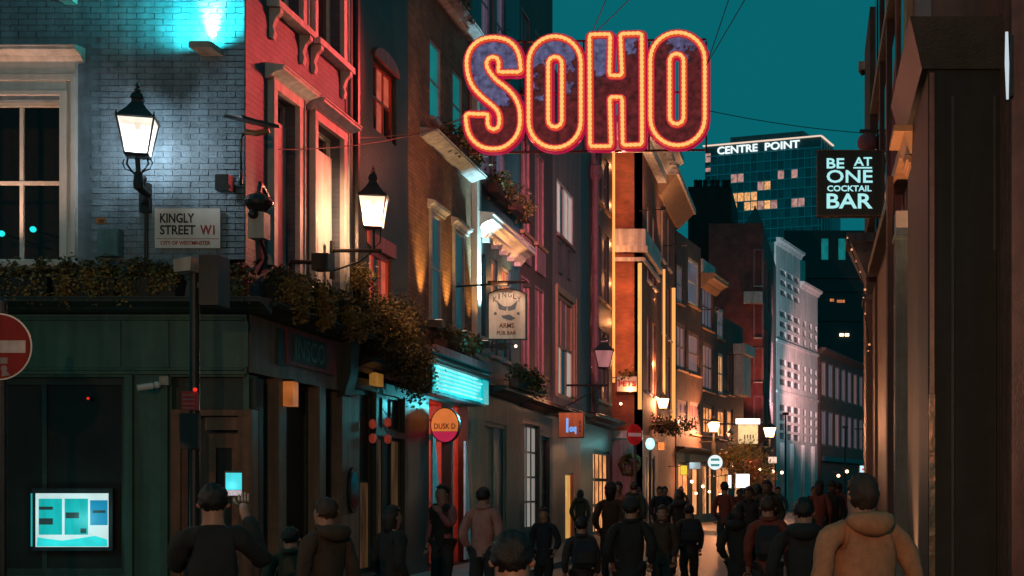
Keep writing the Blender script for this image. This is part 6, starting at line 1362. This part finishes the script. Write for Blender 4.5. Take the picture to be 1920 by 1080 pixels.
def person(px, top, Y, ps, face, jk, tr, label, group=None, hair='hair', sk='skin', facebits=False, extra=None):
    c = P(px, top, Y); h = c.z; s = h/1.775
    t = bpy.data.objects.new('person', None); C.objects.link(t); t.location = (c.x, Y, .0 if Y < 15.6 or -5.3 < c.x < -.4 else .12); BASE[t.name] = Vector(t.location)
    tag(t, label, 'person', group); d = POSES[ps]
    s = (h-t.location.z)/1.775; ro = R(face)
    def part(n, me, m):
        if not me.materials: me.materials.append(None)
        o = bpy.data.objects.new(n, me); C.objects.link(o); o.parent = t; o.rotation_euler = (0, 0, ro); o.scale = (s, s, s)
        o.material_slots[0].link = 'OBJECT'; o.material_slots[0].material = m; return o
    bo = part('body', d['body'], M[sk])
    if len(d['body'].materials) < 2: d['body'].materials.append(None)
    bo.material_slots[1].link = 'OBJECT'; bo.material_slots[1].material = cloth['rose' if jk == 'vest' else jk]
    jo = part('jacket', d['jacket'], cloth[jk])
    if len(d['jacket'].materials) < 2: d['jacket'].materials.append(None)
    jo.material_slots[1].link = 'OBJECT'; jo.material_slots[1].material = cloth['rose' if jk == 'vest' else jk]; part('trousers', d['trousers'], cloth[tr])
    if ps in ('stand', 'walk', 'coat'):
        cl = MB(); cl.tube([(.082*math.cos(R(k*30)), -.012+.076*math.sin(R(k*30)), 1.505+.014*math.sin(R(k*30))) for k in range(12)], .028, 6, True)
        if 'collar' not in d: d['collar'] = bpy.data.meshes.new('collar'); d['collar'].from_pydata(cl.v, [], cl.f); d['collar'].polygons.foreach_set('use_smooth', [True]*len(d['collar'].polygons))
        part('collar', d['collar'], cloth[jk])
    for f in d['shoe']: part('shoe', f, M['shoe'])
    part('hair', d['hair'], M[hair])
    if extra in ('hood', 'beanie'):
        key = extra
        if key not in EXTRA:
            b = MB()
            if key == 'hood': b.tube([(.13*math.cos(R(a)), -.055+.085*math.sin(R(a)), 1.475-.03*math.sin(R(a))*0+.012*math.cos(R(a*2))) for a in range(180, 361, 20)], [.025, .045, .06, .07, .075, .075, .07, .06, .045, .025], 8)
            else: b.lathe(0, .0, [(.098, 1.655), (.108, 1.665), (.108, 1.70), (.100, 1.705), (.09, 1.745), (.06, 1.785), (.02, 1.80)], 16)
            me = bpy.data.meshes.new(key); me.from_pydata(b.v, [], b.f); me.polygons.foreach_set('use_smooth', [True]*len(me.polygons)); EXTRA[key] = me
        part(key, EXTRA[key], cloth[jk if key == 'hood' else 'charcoal'])
    if extra == 'backpack':
        bp = bpy.data.objects.new('backpack', None); C.objects.link(bp); bp.location = t.location; BASE[bp.name] = Vector(t.location)
        tag(bp, 'dark backpack worn by the '+label.split(' ', 1)[-1] if label.startswith('person') else 'dark backpack on the back of the '+label.split(' seen')[0][:70], 'backpack')
        bp['label'] = BAGS.pop(0)
        if 'bag' not in EXTRA:
            b = MB().add([(s_*x, y, z) for z, x, y0, y1 in ((1.02, .13, -.13, -.24), (1.10, .16, -.12, -.30), (1.30, .155, -.13, -.28), (1.42, .11, -.12, -.22)) for s_, y in ((-1, y0), (1, y0), (1, y1), (-1, y1))],
                [(3, 2, 1, 0), (12, 13, 14, 15)]+[(4*i+k, 4*i+(k+1) % 4, 4*i+4+(k+1) % 4, 4*i+4+k) for i in range(3) for k in range(4)])
            EXTRA['bag'] = bpy.data.meshes.new('bag'); EXTRA['bag'].from_pydata(b.v, [], b.f)
            b = MB().box(-.10, .10, -.33, -.285, 1.10, 1.24); EXTRA['pocket'] = bpy.data.meshes.new('pocket'); EXTRA['pocket'].from_pydata(b.v, [], b.f)
        for nm, me, m_ in (('bag', EXTRA['bag'], cloth['navy']), ('pocket', EXTRA['pocket'], cloth['charcoal'])):
            if not me.materials: me.materials.append(None)
            o = bpy.data.objects.new(nm, me); C.objects.link(o); o.parent = bp; o.rotation_euler = (0, 0, ro); o.scale = (s, s, s); o.material_slots[0].link = 'OBJECT'; o.material_slots[0].material = m_
    if facebits: part('eyes', d['eyes'], M['black']); part('mouth', d['mouth'], M['lips'])
    return t, s
pt, s = person(400, 903, 8.7, 'phone', 23, 'black', 'charcoal', 'person with dark hair in a black jacket holding up a glowing phone, seen from behind')
ph = thing('phone', 'phone with a bright cyan screen held up by the photographing person', 'phone', (pt.location.x, 8.7, 1.6))
rt, fw = Vector((.917, .40, 0)), Vector((-.40, .917, 0)); cph = Vector((pt.location.x, 8.7, 0))+rt*.122+fw*.415+Vector((0, 0, 1.668))
PFm = Fr(cph-Vector((0, 0, cph.z)), rt, -fw)
MB(PFm).box(-.052, .058, -.012, 0, cph.z-.075, cph.z+.095).build('case', M['darkgrey'], ph)
M['phonescreen'] = emis('phone_screen', (.04, .66, .74), .95, .15, (4, 4, 4), 3); MB(PFm).box(-.046, .052, .001, .004, cph.z-.03, cph.z+.082).build('screen', M['phonescreen'], ph)
M['phonelow'] = emis('phone_controls', (.62, .5, .55), .6, .5, (30, 30, 30), 2); MB(PFm).box(-.046, .052, .001, .0035, cph.z-.068, cph.z-.032).build('controls', M['phonelow'], ph)
lamp('POINT', cph-fw*.06, (.5, .9, 1), .12, ph, .03)
person(830, 906, 19.2, 'face', 150, 'vest', 'charcoal', 'man in a black vest over rose shirt, hand to face, by the red shop', None, 'hair', 'skin', True)
person(906, 911, 17.2, 'stand', -8, 'pink', 'charcoal', 'person with short dark hair in a salmon pink top seen from behind')
person(960, 990, 5.2, 'coat', 5, 'black', 'black', 'dark figure close to the camera, head and shoulders at the bottom edge')
person(612, 930, 10.5, 'walk', 60, 'brown', 'black', 'dim person in a brown jacket walking past the pub pilasters', None, 'hair2', extra='hood')
person(735, 945, 13.0, 'long', -40, 'black', 'black', 'dark long haired person in front of the dim shop window')
person(545, 985, 11.5, 'stand', 15, 'olive', 'black', 'short person in an olive jacket below the side shop window')
person(1183, 934, 15.0, 'coat', 0, 'black', 'black', 'broad person in a black coat seen from behind at the street centre left', extra='beanie')
person(1242, 945, 18.0, 'walk', 170, 'brown', 'charcoal', 'person in a brown jacket walking towards the camera beside the black coat', None, 'hair2', 'skin', True)
person(1292, 944, 21.0, 'walk2', 10, 'charcoal', 'black', 'person in a charcoal jacket walking away right of the brown jacket', extra='backpack')
person(1385, 944, 16.5, 'long', -25, 'black', 'black', 'person in a black jacket standing in the middle of the crowd', extra='hood')
person(1440, 928, 14.5, 'walk', 5, 'rust', 'charcoal', 'person in a rust red jacket walking away under the white building', None, 'hair2', extra='backpack')
person(1507, 930, 11.0, 'coat', 0, 'black', 'black', 'broad dark figure standing just left of the tan coated person', extra='hood')
person(1618, 884, 8.2, 'widecoat', 28, 'tan', 'brown', 'large person in a tan coat seen from behind at the right of the street', None, 'hair2', extra='hood')
person(1090, 968, 15.5, 'walk', 20, 'charcoal', 'black', 'person in a charcoal jacket in front of the yellow lit door', extra='backpack')
person(1020, 950, 20.0, 'long', 175, 'navy', 'black', 'long haired person in navy walking towards the camera near the orange shop', None, 'hair', 'skin', True)
rr = random.Random(21)
for k in range(26):
    Y = rr.uniform(22, 52); x = rr.uniform(1075 if Y < 40 else 1180, 1575); h = rr.uniform(1.6, 1.82); top = CY-(h-EH)*F/Y
    ps_, fc, jk_, tr_ = rr.choice(['walk', 'walk2', 'stand', 'long', 'coat']), rr.choice([0, 10, -12, 180, 172, 190]), rr.choice(['black', 'charcoal', 'navy', 'brown', 'black', 'rust', 'grey', 'olive']), rr.choice(['black', 'charcoal', 'denim'])
    person(x, top, Y, ps_, fc, jk_, tr_, 'distant person in %s %s in the street crowd%s' % (jk_, 'coat' if ps_ == 'coat' else 'jacket', ', walking towards the camera' if fc > 90 else ', seen from behind'), 'distant crowd in the street',
           rr.choice(['hair', 'hair2']), rr.choice(['skin', 'skin', 'skin2']), fc > 90, rr.choice([None, None, 'hood', 'beanie']))
